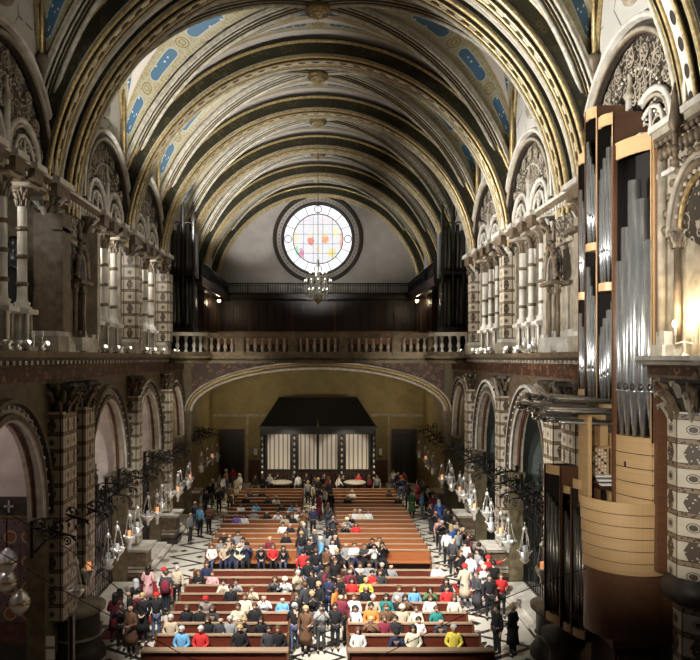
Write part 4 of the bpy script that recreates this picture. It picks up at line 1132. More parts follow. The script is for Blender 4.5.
# ================================================================== pews
PEWD = [22.95 + k for k in range(8)] + [33.1 + 1.03 * k for k in range(16)]
def make_pew(board):
    e = empty('church_pew', (0, 0, 0)); h = 2.15
    m = MB(); m.box(-h, .38, .42, h, .43, .9, board); m.box(-h, .39, .05, h, .42, .42, 'wood_dark'); m.build('backrest', e, local=True)
    m = MB(); m.box(-h - .02, .34, .9, h + .02, .47, .95, 'pew_rail'); m.build('top_rail', e, local=True)
    m = MB(); m.box(-h, -.02, .40, h, .38, .44, board); m.build('seat', e, local=True)
    m = MB(); m.box(-h, .44, .12, h, .58, .17, 'wood_dark'); m.build('kneeler', e, local=True)
    for s in (-1, 1):
        m = MB(); 
        out = [(-.04, 0), (.5, 0), (.5, .97), (.34, 1.0), (.28, .72), (.0, .62), (-.06, .5)]
        x0, x1 = s * h - .03, s * h + .03
        m.poly([(x0, a, b) for a, b in out], 'wood_red'); m.poly([(x1, a, b) for a, b in out], 'wood_red')
        for (a, b), (c_, d) in zip(out, out[1:] + out[:1]): m.poly([(x0, a, b), (x1, a, b), (x1, c_, d), (x0, c_, d)], 'wood_red')
        m.build('end_panel', e, local=True)
    return e
pa, pb = make_pew('pew_red'), make_pew('pew_orange'); pu = {}
for i, D in enumerate(PEWD):
    for sx in (-1, 1):
        p = pa if i < 8 else pb
        o = p if id(p) not in pu else copy_tree(p); pu[id(p)] = 1
        o.location = (sx * 3.15, D - .4, 0)
        tag(o, '%s wooden pew with pale top rail, %s row from the front, %s' % ('dark red' if i < 8 else 'orange-brown', ORDS[i], SIDE(sx)), 'pew', 'wooden pews in two blocks')
for sx in (-1, 1):
    e = empty('front_kneeler_desk', (sx * 3.2, 21.75, 0)); c = Vector(e.location)
    m = MB(); m.box(c.x - 2.25, 21.68, .08, c.x + 2.25, 21.74, .9, 'pew_red'); put(m, 'front_board', e)
    m = MB(); m.box(c.x - 2.28, 21.6, .9, c.x + 2.28, 21.92, .95, 'pew_rail'); put(m, 'top_shelf', e)
    m = MB(); m.box(c.x - 2.2, 21.95, .14, c.x + 2.2, 22.1, .2, 'wood_dark'); put(m, 'kneeler', e)
    for q in (-2.25, 2.25): m = MB(); m.box(c.x + q - .03, 21.6, 0, c.x + q + .03, 22.0, .9, 'wood_red'); put(m, 'end_panel', e)
    tag(e, 'dark red kneeling desk in front of the first pew, %s' % SIDE(sx), 'kneeling desk', 'kneeling desks before the front pews')
# ================================================================== people
def skin(verts, edges, levels=1):
    me = bpy.data.meshes.new('t'); me.from_pydata([v[0] for v in verts], edges, [])
    o = bpy.data.objects.new('t', me); COL.objects.link(o)
    md = o.modifiers.new('s', 'SKIN'); md.use_smooth_shade = True
    for i, v in enumerate(verts):
        r = v[1] if isinstance(v[1], tuple) else (v[1], v[1])
        me.skin_vertices[0].data[i].radius = r; me.skin_vertices[0].data[i].use_root = (i == 0)
    if levels:
        s = o.modifiers.new('u', 'SUBSURF'); s.levels = levels; s.render_levels = levels
    dg = bpy.context.evaluated_depsgraph_get(); dg.update()
    ev = bpy.data.meshes.new_from_object(o.evaluated_get(dg))
    bpy.data.objects.remove(o); bpy.data.meshes.remove(me)
    return ev
class SK:
    def __init__(s): s.v = []; s.e = []
    def chain(s, start, pts):
        """start: index or None; pts: (co, r)"""
        last = start; out = []
        for co_, r in pts:
            s.v.append((tuple(co_), r)); i = len(s.v) - 1
            if last is not None: s.e.append((last, i))
            last = i; out.append(i)
        return out
def lerp(a, b, t): return Vector(a).lerp(Vector(b), t)
def mesh_to_mb(m, me, mat, off=None):
    n = len(m.v); m.v += [v.co.copy() for v in me.vertices]
    for p in me.polygons: m.face([n + i for i in p.vertices], mat, None, True)

def make_pose(name, J, coat=False, skirt=False, phone=False, bag=False):
    """J: joints dict with pelvis, waist, chest, neck, head, sh, el, wr (pairs L,R), hip, kn, an (pairs), face dir (0,-1,0)"""
    V = Vector
    # ---- body
    k = SK(); hd = V(J['head'])
    t = k.chain(None, [(J['pelvis'], .12), (J['waist'], .105), (J['chest'], .125), (J['neck'], .052)])
    up = (hd - V(J['neck'])).normalized(); f = V(J.get('face', (0, -1, 0))).normalized()
    h = k.chain(t[3], [(hd - up * .075 + f * .02, .062), (hd, (.088, .095)), (hd + up * .075, .072)])
    k.chain(h[1], [(hd + f * .095 - up * .01, .02), (hd + f * .125 - up * .025, .012)])
    si = V((1, 0, 0)) if abs(f.x) < .5 else V((0, 1, 0))
    for q in (-1, 1): k.chain(h[1], [(hd + si * q * .085, .018), (hd + si * q * .098 + up * .005, .016)])
    for q in (0, 1):
        a = k.chain(t[2], [(J['sh'][q], .058), (lerp(J['sh'][q], J['el'][q], .5), .045), (J['el'][q], .038), (lerp(J['el'][q], J['wr'][q], .5), .034), (J['wr'][q], .024)])
        d = (V(J['wr'][q]) - V(J['el'][q])).normalized(); s_ = -1 if q == 0 else 1
        w = V(J['wr'][q]); side = d.cross(V((0, 0, 1))) if abs(d.z) < .8 else d.cross(V((0, 1, 0))); side.normalize(); nrm = side.cross(d).normalized()
        pm = k.chain(a[-1], [(w + d * .05, (.034, .02)), (w + d * .085, (.036, .02))])
        for g, (o_, ln) in enumerate(((-.03, .075), (-.01, .088), (.01, .082), (.03, .062))):
            b = w + d * .085 + side * o_
            k.chain(pm[1], [(b + d * .012, .009), (b + d * ln * .6 + nrm * .012, .0085), (b + d * ln + nrm * .035, .007)])
        th = w + d * .04 - side * .03
        k.chain(pm[0], [(th, .012), (th - side * .02 + d * .025 + nrm * .01, .010), (th - side * .022 + d * .05 + nrm * .022, .008)])
        l = k.chain(t[0], [(J['hip'][q], .085), (lerp(J['hip'][q], J['kn'][q], .5), .07), (J['kn'][q], .052), (lerp(J['kn'][q], J['an'][q], .35), .05), (J['an'][q], .034)])
        k.chain(l[-1], [(V(J['an'][q]) + V((0, -.06, -.04)), .036), (V(J['an'][q]) + V((0, -.15, -.05)), .028)])
    me = skin(k.v, k.e); m = MB(); mesh_to_mb(m, me, 'skin')
    for q in (-1, 1): m.blob(hd + si * q * .032 + f * .078 + up * .012, .012, 'eye', 6, 4)
    m.tube([hd + f * .083 - up * .055 + si * .025, hd + f * .09 - up * .057, hd + f * .083 - up * .055 - si * .025], .006, 'red_cloth', 5)
    body = m
    # ---- jacket
    k = SK()
    dn = .0
    t = k.chain(None, [(V(J['pelvis']) - V((0, 0, .02)), (.165, .145)), (J['waist'], (.155, .13)), (J['chest'], (.165, .14)), (lerp(J['chest'], J['neck'], .8), (.09, .08)), (V(J['neck']) + V((0, 0, .0)), .066)])
    for q in (0, 1):
        k.chain(t[2], [(J['sh'][q], .082), (lerp(J['sh'][q], J['el'][q], .5), .066), (J['el'][q], .058), (lerp(J['el'][q], J['wr'][q], .5), .052), (lerp(J['el'][q], J['wr'][q], .92), .042)])
    me = skin(k.v, k.e); jk = MB(); mesh_to_mb(jk, me, 'cloth_black')
    if coat or skirt:
        z1 = J['waist'][2] + .02; z0 = .42 if coat else .5; p = V(J['pelvis'])
        jk.lathe([(.165, z1), (.19, p.z - .05), (.22, .65), (.25, z0), (.235, z0 + .01), (.14, z1)], (p.x, p.y, 0), 'cloth_black', 16, sq=.8)
    # ---- trousers
    k = SK(); P = V(J['pelvis'])
    t = k.chain(None, [(P, (.14, .125))])
    for q in (0, 1):
        k.chain(t[0], [(J['hip'][q], .105), (lerp(J['hip'][q], J['kn'][q], .5), .088), (J['kn'][q], .07), (lerp(J['kn'][q], J['an'][q], .4), .066), (lerp(J['kn'][q], J['an'][q], .95), .056)])
    me = skin(k.v, k.e); tr = MB(); mesh_to_mb(tr, me, 'cloth_navy')
    sh = MB()
    for q in (0, 1):
        a = V(J['an'][q]); sh.tube([a + V((0, .04, -.0)), a + V((0, .02, -.045)), a + V((0, -.09, -.05)), a + V((0, -.18, -.06))], [.045, .052, .046, .028], 'rubber', 8)
    meshes = {}
    def mk(mb, n_):
        o = mb.build(n_, None, local=True); d_ = o.data; bpy.data.objects.remove(o); return d_
    meshes['body'] = mk(body, 'person'); meshes['jacket'] = mk(jk, 'jacket'); meshes['trousers'] = mk(tr, 'trousers'); meshes['shoes'] = mk(sh, 'shoes')
    if phone:
        c = (V(J['wr'][0]) + V(J['wr'][1])) / 2 + V((0, -.02, .1)); m = MB(); m.box(c.x - .075, c.y - .012, c.z - .04, c.x + .075, c.y + .0, c.z + .045, 'rubber'); meshes['phone'] = mk(m, 'phone')
    if bag:
        m = MB(); c = V(J['chest']) + V((0, .2, -.12)); m.lathe([(0, -.24), (.15, -.22), (.17, 0), (.14, .2), (0, .26)], c, 'cloth_burgundy', 12, sq=.6); meshes['backpack'] = mk(m, 'backpack')
    meshes['head'] = hd; meshes['up'] = up
    return meshes
def make_hair():
    H = {}
    def mk(mb, n_):
        o = mb.build(n_, None, local=True); d_ = o.data; bpy.data.objects.remove(o); return d_
    def cap(m, r, cut, mat, back=0.0):
        rows = []
        for i in range(9):
            th = pi * .62 * i / 8; row = []
            for j in range(16):
                a = 2 * pi * j / 16; fr_ = max(0, -sin(a))   # front is -y
                t_ = th * (1 - .38 * fr_); rr = r
                row.append((rr * sin(t_) * cos(a), rr * 1.08 * sin(t_) * sin(a) + .012, rr * cos(t_) + .02))
            rows.append(row)
        m.grid(rows, mat, wrap=True)
    m = MB(); cap(m, .112, 0, 'hair_dark'); H['short'] = mk(m, 'hair')
    m = MB(); cap(m, .116, 0, 'hair_dark')
    rows = []
    for z, w, y in ((.03, .112, .02), (-.08, .115, .035), (-.18, .12, .05), (-.27, .10, .06), (-.30, .05, .06)):
        rows.append([(w * cos(a), y + w * .9 * sin(a), z) for a in [-.45 + (pi + .9) * j / 12 for j in range(13)]])
    m.grid(rows, 'hair_dark'); H['long'] = mk(m, 'hair')
    m = MB(); cap(m, .114, 0, 'hair_dark'); m.blob((0, .12, .06), .05, 'hair_dark', 8, 5); H['tied'] = mk(m, 'hair')
    m = MB(); cap(m, .118, 0, 'cloth_black'); m.lathe([(.114, .0), (.124, .015), (.12, .05)], (0, .01, 0), 'cloth_black', 16); H['hat'] = mk(m, 'hat')
    return H
HAIR = make_hair()
V = Vector
def stand(el, wr, lean=0, tw=0, an=None, kn=None, **kw):
    J = dict(pelvis=(0, 0, .93), waist=(0, -lean * .3, 1.08), chest=(0, -lean * .8, 1.28), neck=(0, -lean, 1.47), head=(0, -lean - .02, 1.60),
             sh=((-.17, -lean * .9, 1.385), (.17, -lean * .9, 1.385)), el=el, wr=wr, hip=((-.085, 0, .88), (.085, 0, .88)),
             kn=kn or ((-.1, -.015, .48), (.1, -.015, .48)), an=an or ((-.11, .02, .08), (.11, .02, .08)))
    J.update(kw); return J
def sit(el, wr, lean=0, **kw):
    J = dict(pelvis=(0, .0, .545), waist=(0, .02 - lean * .3, .68), chest=(0, .03 - lean * .8, .90), neck=(0, .02 - lean, 1.08), head=(0, -.01 - lean, 1.21),
             sh=((-.17, .02 - lean * .9, 1.0), (.17, .02 - lean * .9, 1.0)), el=el, wr=wr, hip=((-.09, -.03, .53), (.09, -.03, .53)),
             kn=((-.12, -.42, .50), (.12, -.42, .50)), an=((-.13, -.38, .08), (.13, -.38, .08)))
    J.update(kw); return J
POSE = {
 'arms at the sides': make_pose('a', stand(((-.25, .02, 1.12), (.25, .02, 1.12)), ((-.26, -.06, .88), (.26, -.06, .88)))),
 'hands clasped': make_pose('b', stand(((-.25, .03, 1.12), (.25, .03, 1.12)), ((-.08, -.2, 1.02), (.08, -.2, 1.02))), coat=True),
 'holding up a phone': make_pose('c', stand(((-.27, -.14, 1.22), (.27, -.14, 1.22)), ((-.08, -.33, 1.45), (.08, -.33, 1.45))), phone=True),
 'walking': make_pose('d', stand(((-.24, .1, 1.14), (.24, -.1, 1.14)), ((-.25, .02, .92), (.25, -.24, .98)), lean=.03, an=((-.1, -.22, .08), (.1, .28, .12)), kn=((-.1, -.16, .5), (.1, .04, .5)))),
 'carrying a backpack': make_pose('e', stand(((-.25, -.02, 1.12), (.25, -.02, 1.12)), ((-.16, -.22, 1.2), (.16, -.22, 1.2))), bag=True),
 'wearing a long coat': make_pose('f', stand(((-.25, .03, 1.12), (.25, -.02, 1.12)), ((-.25, -.05, .88), (.14, -.2, 1.1)), face=(.35, -1, 0)), coat=True),
 'hands in the lap': make_pose('g', sit(((-.25, -.02, .76), (.25, -.02, .76)), ((-.07, -.24, .66), (.07, -.24, .66)))),
 'arms folded': make_pose('h', sit(((-.26, -.04, .77), (.26, -.04, .77)), ((.02, -.2, .84), (-.02, -.24, .80)), lean=.05)),
 'taking a photo': make_pose('i', sit(((-.27, -.16, .86), (.27, -.16, .86)), ((-.08, -.3, 1.1), (.08, -.3, 1.1))), phone=True),
 'leaning forward': make_pose('j', sit(((-.24, -.3, .74), (.24, -.3, .74)), ((-.06, -.42, .66), (.06, -.42, .66)), lean=.22)),
 'pointing': make_pose('k', stand(((-.25, .02, 1.12), (.36, -.14, 1.40)), ((-.26, -.06, .88), (.56, -.26, 1.52)))),
}
STAND = ['arms at the sides', 'hands clasped', 'holding up a phone', 'walking', 'carrying a backpack', 'wearing a long coat']
SIT = ['hands in the lap', 'arms folded', 'taking a photo', 'leaning forward']
def slotmat(o, mat, i=0):
    o.material_slots[i].link = 'OBJECT'; o.material_slots[i].material = MAT[mat]
PEOPLE = []
def person(x, y, pose, col, hair, haircol, legs, rot=0.0, sc=1.0, where=''):
    P = POSE[pose]
    o = bpy.data.objects.new('person', P['body']); COL.objects.link(o)
    o.location = (x, y, 0); o.rotation_euler.z = rot; o.scale = (sc, sc, sc)
    def ch(n_, me, mat=None):
        c = bpy.data.objects.new(n_, me); COL.objects.link(c); c.parent = o
        if mat: slotmat(c, mat)
        return c
    ch('jacket', P['jacket'], 'cloth_' + col.replace(' ', '_')); ch('trousers', P['trousers'], 'cloth_' + legs); ch('shoes', P['shoes'])
    if 'phone' in P: ch('phone', P['phone'])
    if 'backpack' in P: ch('backpack', P['backpack'])
    if hair != 'bald':
        h = ch('hat' if hair == 'hat' else 'hair', HAIR[hair], 'cloth_' + haircol if hair == 'hat' else 'hair_' + haircol); h.location = P['head']
    o['category'] = 'person'
    PEOPLE.append([o, x, y, pose, col, hair, haircol, where])
    return o
rnd = random.Random(11)
DARK_ = ['black'] * 6 + ['charcoal'] * 2 + ['navy'] * 2 + ['brown', 'burgundy', 'grey', 'denim', 'green']
MIXC_ = ['black'] * 5 + ['white', 'cream', 'beige', 'grey', 'charcoal', 'navy', 'light blue', 'teal', 'brown', 'beige', 'white', 'pink', 'burgundy', 'red', 'grey']
def rh():
    h = rnd.choice(['short', 'short', 'short', 'long', 'long', 'tied', 'bald', 'short', 'hat'])
    if h == 'hat': return h, rnd.choice(['black', 'black', 'red', 'navy', 'cream'])
    return h, rnd.choice(['dark', 'dark', 'dark', 'brown', 'brown', 'brown', 'blond', 'grey'])
# seated: (px in the frame, row, colour, pose or None)
SEATED = {0: [(182, 'light blue'), (201, 'red'), (240, 'black'), (269, 'charcoal'), (279, 'black'), (357, 'white'), (396, 'navy'), (413, 'cream'), (453.5, 'yellow')],
 1: [(171, 'beige'), (208, 'black'), (221, 'charcoal'), (230, 'grey'), (246, 'black'), (261, 'black'), (371, 'brown'), (384, 'burgundy'), (395, 'black'), (418, 'white'), (440, 'charcoal')],
 2: [(187, 'black'), (200, 'black'), (214, 'charcoal'), (238, 'cream'), (255, 'black'), (353, 'white'), (371, 'orange'), (386, 'brown'), (402, 'beige'), (416, 'cream'), (436, 'teal')],
 3: [(206, 'grey'), (245, 'cream'), (264, 'white'), (285, 'light blue'), (354, 'white'), (373, 'beige'), (386, 'teal'), (397, 'black'), (405, 'brown'), (430, 'white'), (454, 'cream')],
 4: [(231, 'black'), (252, 'beige'), (366, 'black'), (399, 'grey'), (414, 'light blue'), (430, 'green'), (447, 'red')],
 5: [(225, 'cream'), (236, 'grey'), (275, 'charcoal'), (285, 'white'), (352, 'red'), (366, 'yellow'), (449, 'black')],
 6: [(199, 'black'), (213, 'pink'), (350, 'burgundy'), (361, 'black'), (372, 'red'), (380, 'charcoal')],
 7: [(207, 'navy'), (351, 'charcoal'), (360, 'white'), (369, 'grey'), (382, 'black'), (391, 'grey'), (443, 'white')],
 8: [(212, 'white'), (225, 'beige'), (233, 'charcoal'), (240, 'cream'), (247, 'navy'), (261, 'black'), (273, 'red'), (284, 'black'), (346, 'grey'), (354, 'white'), (364, 'charcoal'), (374, 'white'), (382, 'black')],
 9: [(221, 'grey'), (229, 'beige'), (243, 'white'), (270, 'burgundy'), (372, 'black'), (379, 'beige')],
 10: [(224, 'black'), (231, 'charcoal'), (238, 'grey'), (286, 'black')],
 12: [(283, 'white'), (290, 'black'), (345, 'black'), (356, 'red')], 13: [(347, 'grey')],
 14: [(237, 'purple'), (244, 'white'), (285, 'beige'), (292, 'black'), (350, 'black')],
 15: [(254, 'grey'), (267, 'black'), (278, 'white'), (288, 'black'), (297, 'white'), (355, 'white'), (360, 'cream'), (368, 'white')],
 17: [(241, 'white'), (256, 'light blue'), (282, 'black'), (292, 'light blue'), (298, 'pink')], 19: [(348, 'black'), (246, 'black'), (268, 'charcoal'), (276, 'white'), (398, 'black')],
 21: [(250, 'navy'), (262, 'black'), (352, 'white'), (389, 'black')]}
for row, lst in SEATED.items():
    D = PEWD[row]
    for q in lst:
        px, colr = q; x = (px - 318) * (D - .25) / F
        x = math.copysign(min(max(abs(x), 1.3), 5.05), x)
        h, hc = rh()
        pose = rnd.choice(['hands in the lap'] * 4 + ['arms folded', 'leaning forward', 'taking a photo'])
        if row == 0 and colr in ('yellow', 'light blue', 'white'): pose = 'hands in the lap'
        if row == 0 and colr in ('yellow', 'light blue', 'red'): h, hc = 'short', 'grey'
        if row == 0 and colr == 'white': h, hc = 'long', 'brown'
        person(x, D - .3, pose, colr, h, hc, rnd.choice(['denim', 'black', 'navy', 'charcoal']), rnd.uniform(-.15, .15), rnd.uniform(.95, 1.05), ('pew', row))
# standing: (px, foot y, colour, pose, hair)
A, B_, Cc, Dw, E, Fc = STAND
ST = [(97, 640, 'burgundy', A), (103, 636, 'black', B_), (121, 650, 'black', A), (131, 657, 'brown', Fc), (125, 640, 'black', A), (139, 634, 'beige', A), (146, 643, 'black', B_), (153, 641, 'black', A), (148, 606, 'pink', A), (163, 610, 'white', A), (166, 616, 'charcoal', E), (177, 606, 'beige', A),
 (136, 624, 'black', A), (190, 544, 'grey', A), (200, 537, 'light blue', A), (209, 534, 'brown', A), (203, 509, 'black', A), (211, 505, 'black', B_), (219, 513, 'black', A), (223, 500, 'white', A), (230, 509, 'brown', A), (236, 501, 'beige', A), (226, 493, 'pink', A), (241, 497, 'white', A), (247, 496, 'black', A), (257, 494, 'black', A), (233, 491, 'red', A), (214, 496, 'grey', A), (195, 516, 'navy', A), (185, 530, 'charcoal', A),
 (302, 654, 'brown', Fc), (295, 652, 'black', A), (323, 652, 'grey', Cc), (336, 649, 'black', A), (344, 646, 'burgundy', A), (296, 640, 'black', A), (312, 638, 'black', Cc), (335, 630, 'orange', A), (319, 626, 'black', A), (305, 628, 'charcoal', A), (329, 622, 'navy', A), (312, 612, 'black', A), (342, 618, 'black', A), (298, 612, 'beige', Cc), (322, 606, 'charcoal', A), (308, 599, 'black', A), (335, 600, 'black', A), (303, 590, 'red', A), (316, 588, 'black', A), (328, 585, 'brown', B_), (340, 587, 'black', A), (309, 577, 'black', A), (322, 575, 'light blue', A), (334, 573, 'black', B_), (343, 574, 'white', A), (301, 566, 'black', A), (315, 565, 'charcoal', A), (330, 566, 'grey', A), (339, 567, 'black', A), (326, 560, 'navy', A), (302, 553, 'black', A), (313, 536, 'navy', A), (334, 548, 'charcoal', A), (304, 541, 'brown', A), (297, 556, 'charcoal', A), (325, 515, 'white', A), (334, 518, 'black', A), (313, 510, 'cream', A), (318, 503, 'black', A), (308, 505, 'grey', A), (330, 504, 'black', A), (338, 501, 'burgundy', A), (324, 498, 'black', A), (315, 496, 'charcoal', A), (328, 531, 'charcoal', Dw), (319, 521, 'burgundy', A),
 (465, 608, 'beige', A), (477, 615, 'charcoal', A), (488, 605, 'white', A), (496, 604, 'black', A), (502, 596, 'red', 'pointing'), (499, 618, 'red', A), (499, 656, 'black', A), (511, 656, 'black', B_), (492, 619, 'black', A), (483, 601, 'burgundy', B_), (471, 594, 'white', A), (460, 590, 'black', A), (478, 588, 'grey', A), (489, 583, 'black', A), (465, 578, 'white', A), (453, 577, 'charcoal', A), (473, 570, 'black', A), (482, 570, 'burgundy', A), (458, 565, 'grey', A), (447, 567, 'white', A), (467, 560, 'black', Cc), (477, 559, 'white', A), (444, 555, 'black', A), (449, 556, 'blue', A), (457, 553, 'beige', A), (439, 549, 'pink', A), (464, 549, 'black', A), (436, 541, 'black', A), (445, 537, 'charcoal', A), (453, 540, 'black', A), (431, 534, 'black', A), (439, 528, 'blue', A), (447, 527, 'black', Fc), (433, 522, 'burgundy', A), (412, 518, 'green', B_), (422, 519, 'light blue', A), (428, 517, 'black', A), (408, 510, 'black', A), (418, 507, 'burgundy', A), (401, 501, 'navy', A), (398, 495, 'black', A), (387, 491, 'white', A), (425, 505, 'black', A), (434, 506, 'charcoal', A), (404, 493, 'brown', A), (443, 516, 'black', A),
 (268, 490, 'black', A), (276, 489, 'grey', A), (290, 491, 'black', A), (299, 492, 'white', A), (345, 492, 'black', A), (353, 489, 'red', A), (362, 490, 'black', A), (374, 491, 'grey', A), (307, 490, 'black', A), (281, 493, 'black', A), (337, 491, 'white', A)]
SP = []
for px, fy, colr, pose in ST:
    D = 7000.0 / (fy - 358); x = (px - 318) * D / F
    if 22 < D < 50 and 1.0 < abs(x) < 5.5: x = math.copysign(.7 if abs(x) < 3 else 5.75, x)
    x = max(-7.15, min(7.15, x))
    if D > 49.3 and abs(x) < 5: D = 49.9 + rnd.uniform(-.3, .3)
    zone = 'rear' if D > 49.3 and abs(x) < 5 else ('centre' if abs(x) < 2 else 'side')
    SP.append([x, D, zone])
for it in range(60):
    for i in range(len(SP)):
        p = SP[i]
        for q in SP[i + 1:] + ([[-2.6, 49.4, 'f'], [2.6, 49.4, 'f']] if it else []):
            mn = 1.1 if q[2] == 'f' else .52
            dx, dy = p[0] - q[0], p[1] - q[1]; d_ = math.hypot(dx, dy) or .01
            if d_ < mn:
                k_ = (mn - d_) / d_ * .5
                p[0] += dx * k_; p[1] += dy * k_
                if q[2] != 'f': q[0] -= dx * k_; q[1] -= dy * k_
        if p[2] == 'centre': p[0] = max(-.8, min(.8, p[0]))
        elif p[2] == 'side': p[0] = math.copysign(max(5.65, min(7.15, abs(p[0]))), p[0])
        else: p[1] = max(48.95, min(50.45, p[1]))
for (px, fy, colr, pose), (x, D, zone) in zip(ST, SP):
    if pose == A and rnd.random() < .6: pose = rnd.choice(STAND)
    h, hc = rh()
    if colr == 'beige' and px == 465: h, hc = 'hat', 'red'
    r = rnd.choice([0, 0, .5, -.5, 1.2, -1.2, pi, 2.5, -2.4]) if pose != 'holding up a phone' else rnd.uniform(-.4, .4)
    if pose == 'pointing': r = .3
    if px == 166: r = pi
    if h == 'hat' and hc == 'white': hc = 'black'
    person(x, D, pose, colr, h, hc, rnd.choice(['denim', 'black', 'black', 'black', 'navy', 'charcoal']), r, rnd.uniform(.94, 1.05), ('floor', 0))

# labels that single each person out
def hairtxt(h, hc):
    if h == 'hat': return hc + ' hat'
    if h == 'bald': return 'bald head'
    return ({'short': 'short', 'long': 'long', 'tied': 'tied-back'}[h]) + ' ' + hc + ' hair'
seen = {}
groups = {}
for rec in PEOPLE:
    o, x, y, pose, colr, h, hc, wh = rec
    if wh[0] == 'pew': groups.setdefault(('pew', wh[1], x > 0), []).append(rec)
    else:
        z = 'centre' if abs(x) < 2 else ('rear' if y > 49 and abs(x) < 5.5 else ('organ' if x > 0 else 'opp'))
        groups.setdefault(('floor', z), []).append(rec)
for key, lst in groups.items():
    lst.sort(key=lambda r: abs(r[1]) if key[0] == 'pew' else r[2])
    for i, (o, x, y, pose, colr, h, hc, wh) in enumerate(lst):
        if key[0] == 'pew':
            o['label'] = 'person seated in %s %s pew, %s from aisle, %s jacket, %s' % (ORDS[key[1]], 'organ-side' if x > 0 else 'off-organ', ORDS[i], colr, hairtxt(h, hc))
            o['group'] = 'seated people in the pews'
        else:
            row = min(range(len(PEWD)), key=lambda k: abs(PEWD[k] - y)); ps = pose.replace('holding up', 'raising').replace('arms at the sides', 'arms down').replace('carrying a backpack', 'with backpack').replace('wearing a', 'in')
            area = {'centre': 'centre aisle', 'rear': 'rear by the vestibule', 'organ': 'organ-side aisle', 'opp': 'aisle opposite organ'}[key[1]]
            lab = 'person in %s, %s, %s, %s by %s pew' % (colr, hairtxt(h, hc), ps, area, ORDS[row]) if key[1] != 'rear' else 'person in %s, %s, %s, standing at %s' % (colr, hairtxt(h, hc), ps, area)
            o['label'] = lab; o['group'] = 'people standing in the aisles'
            seen.setdefault(lab, []).append(o)
for lab, os_ in seen.items():
    if len(os_) > 1:
        for k, o in enumerate(sorted(os_, key=lambda q: q.location.y)): o['label'] = lab.replace('person', ORDS[k] + ' person', 1)
# ================================================================== organ at the near pier (organ side)
# each tower: near/far corners of its front, wooden side cheeks back to the wall, curved caps, pipes with feet
ORG = 0
def curved(P, Q, bow, n=8):
    """points along a slightly bowed front from P (far) to Q (near), bowing towards the nave"""
    P, Q = Vector((*P, 0)), Vector((*Q, 0)); d = Q - P; nrm = Vector((d.y, -d.x, 0)).normalized()
    if nrm.x > 0: nrm = -nrm
    return [P + d * t + nrm * bow * 4 * t * (1 - t) for t in [i / n for i in range(n + 1)]]
def band(m, pts, z0, z1, th, mat):
    rows = []
    inn = [p + Vector((th, 0, 0)) for p in pts]
    rows = [[p + Vector((0, 0, z0)) for p in pts], [p + Vector((0, 0, z1)) for p in pts], [p + Vector((0, 0, z1)) for p in inn], [p + Vector((0, 0, z0)) for p in inn], [p + Vector((0, 0, z0)) for p in pts]]
    m.grid(rows, mat, smooth=False)
def tower(name, P, Q, z0, z1, sections, capz, label, xb=8.75, bow=.1, mat='pipe_tin'):
    e = empty(name, (P[0], P[1], z0)); L = Vector(e.location)
    m = MB()
    for (X, Y) in (P, Q):
        s = 1 if (X, Y) == P else -1
        m.box(X - .02, Y - .05, z0, xb, Y, z1, 'wood_red' if s < 0 else 'black_wood')
        m.box(X - .03, Y - .05, z0, X + .01, Y, z1, 'maple' if s < 0 and name == 'organ_tower' else 'wood_red')
    m.box(xb - .1, Q[1], z0, xb, P[1], z1, 'black_wood')
    m.poly([(P[0] + .5, P[1], z0), (Q[0] + .5, Q[1], z0), (Q[0] + .5, Q[1], z1 - .3), (P[0] + .5, P[1], z1 - .3)], 'black_wood')
    m.poly([(P[0], P[1], z1 - .04), (Q[0], Q[1], z1 - .04), (xb, Q[1], z1 - .04), (xb, P[1], z1 - .04)], 'wood_red')
    put(m, 'case', e, L)
    front = curved(P, Q, bow)
    m = MB(); band(m, front, z1 - capz, z1, .06, 'maple'); put(m, 'curved_cap', e, L)
    for (sb, st, k, r, shape) in sections:
        m = MB(); band(m, front, sb - .22, sb, .5, 'maple'); put(m, 'shelf_band', e, L)
        for i in range(k):
            t = (i + .5) / k; w = front[min(len(front) - 1, int(t * (len(front) - 1)))].lerp(front[min(len(front) - 1, int(t * (len(front) - 1)) + 1)], t * (len(front) - 1) % 1) + Vector((.04 + r * .6, 0, 0))
            top = st - shape(t) ; ft = 1.1 if r > .15 else min(.75, (top - sb) * .28)
            m = MB(); m.tube([w + Vector((0, 0, sb)), w + Vector((0, 0, sb + ft)), w + Vector((0, 0, sb + ft + .02)), w + Vector((0, 0, top))], [r * .3, r * .95, r, r], mat, 12)
            # mouth with lips
            d = Vector((-.7, -.7, 0)).normalized(); c = w + d * r * .8 + Vector((0, 0, sb + ft + .1))
            m.blob(c, r * .45, 'pipe_dark', 6, 4, 1.6)
            m.lathe([(r * 1.04, -.02), (r * 1.1, 0), (r * 1.04, .02)], w + Vector((0, 0, sb + ft)), mat, 12)
            put(m, 'pipe', e, L)
    tag(e, label, 'organ tower', 'towers of the big side organ')
    return e
BIG = tower('organ_tower', (7.42, 17.55), (7.86, 16.5), 8.0, 15.35, [(8.1, 14.3, 5, .155, lambda t: (1.9, 1.1, .0, .5, 1.5)[int(t * 5)])], .42, 'widest organ tower with thick silver pipes and bowed maple cap, nearest the camera', bow=.1)
tower('organ_tower', (7.56, 18.9), (7.73, 18.35), 8.6, 16.45, [(12.0, 15.95, 5, .07, lambda t: 1.3 - t * 1.3), (8.9, 11.6, 5, .07, lambda t: 1.1 - t * 1.1)], .3, 'slim organ tower with two stacked rows of silver pipes, beside the widest tower')
tower('organ_tower', (7.57, 19.8), (7.69, 19.3), 8.6, 16.95, [(13.2, 16.2, 5, .07, lambda t: t * 1.2), (8.9, 12.7, 5, .07, lambda t: t * 1.4)], .3, 'tallest slim organ tower with stacked silver pipes, second from the far end')
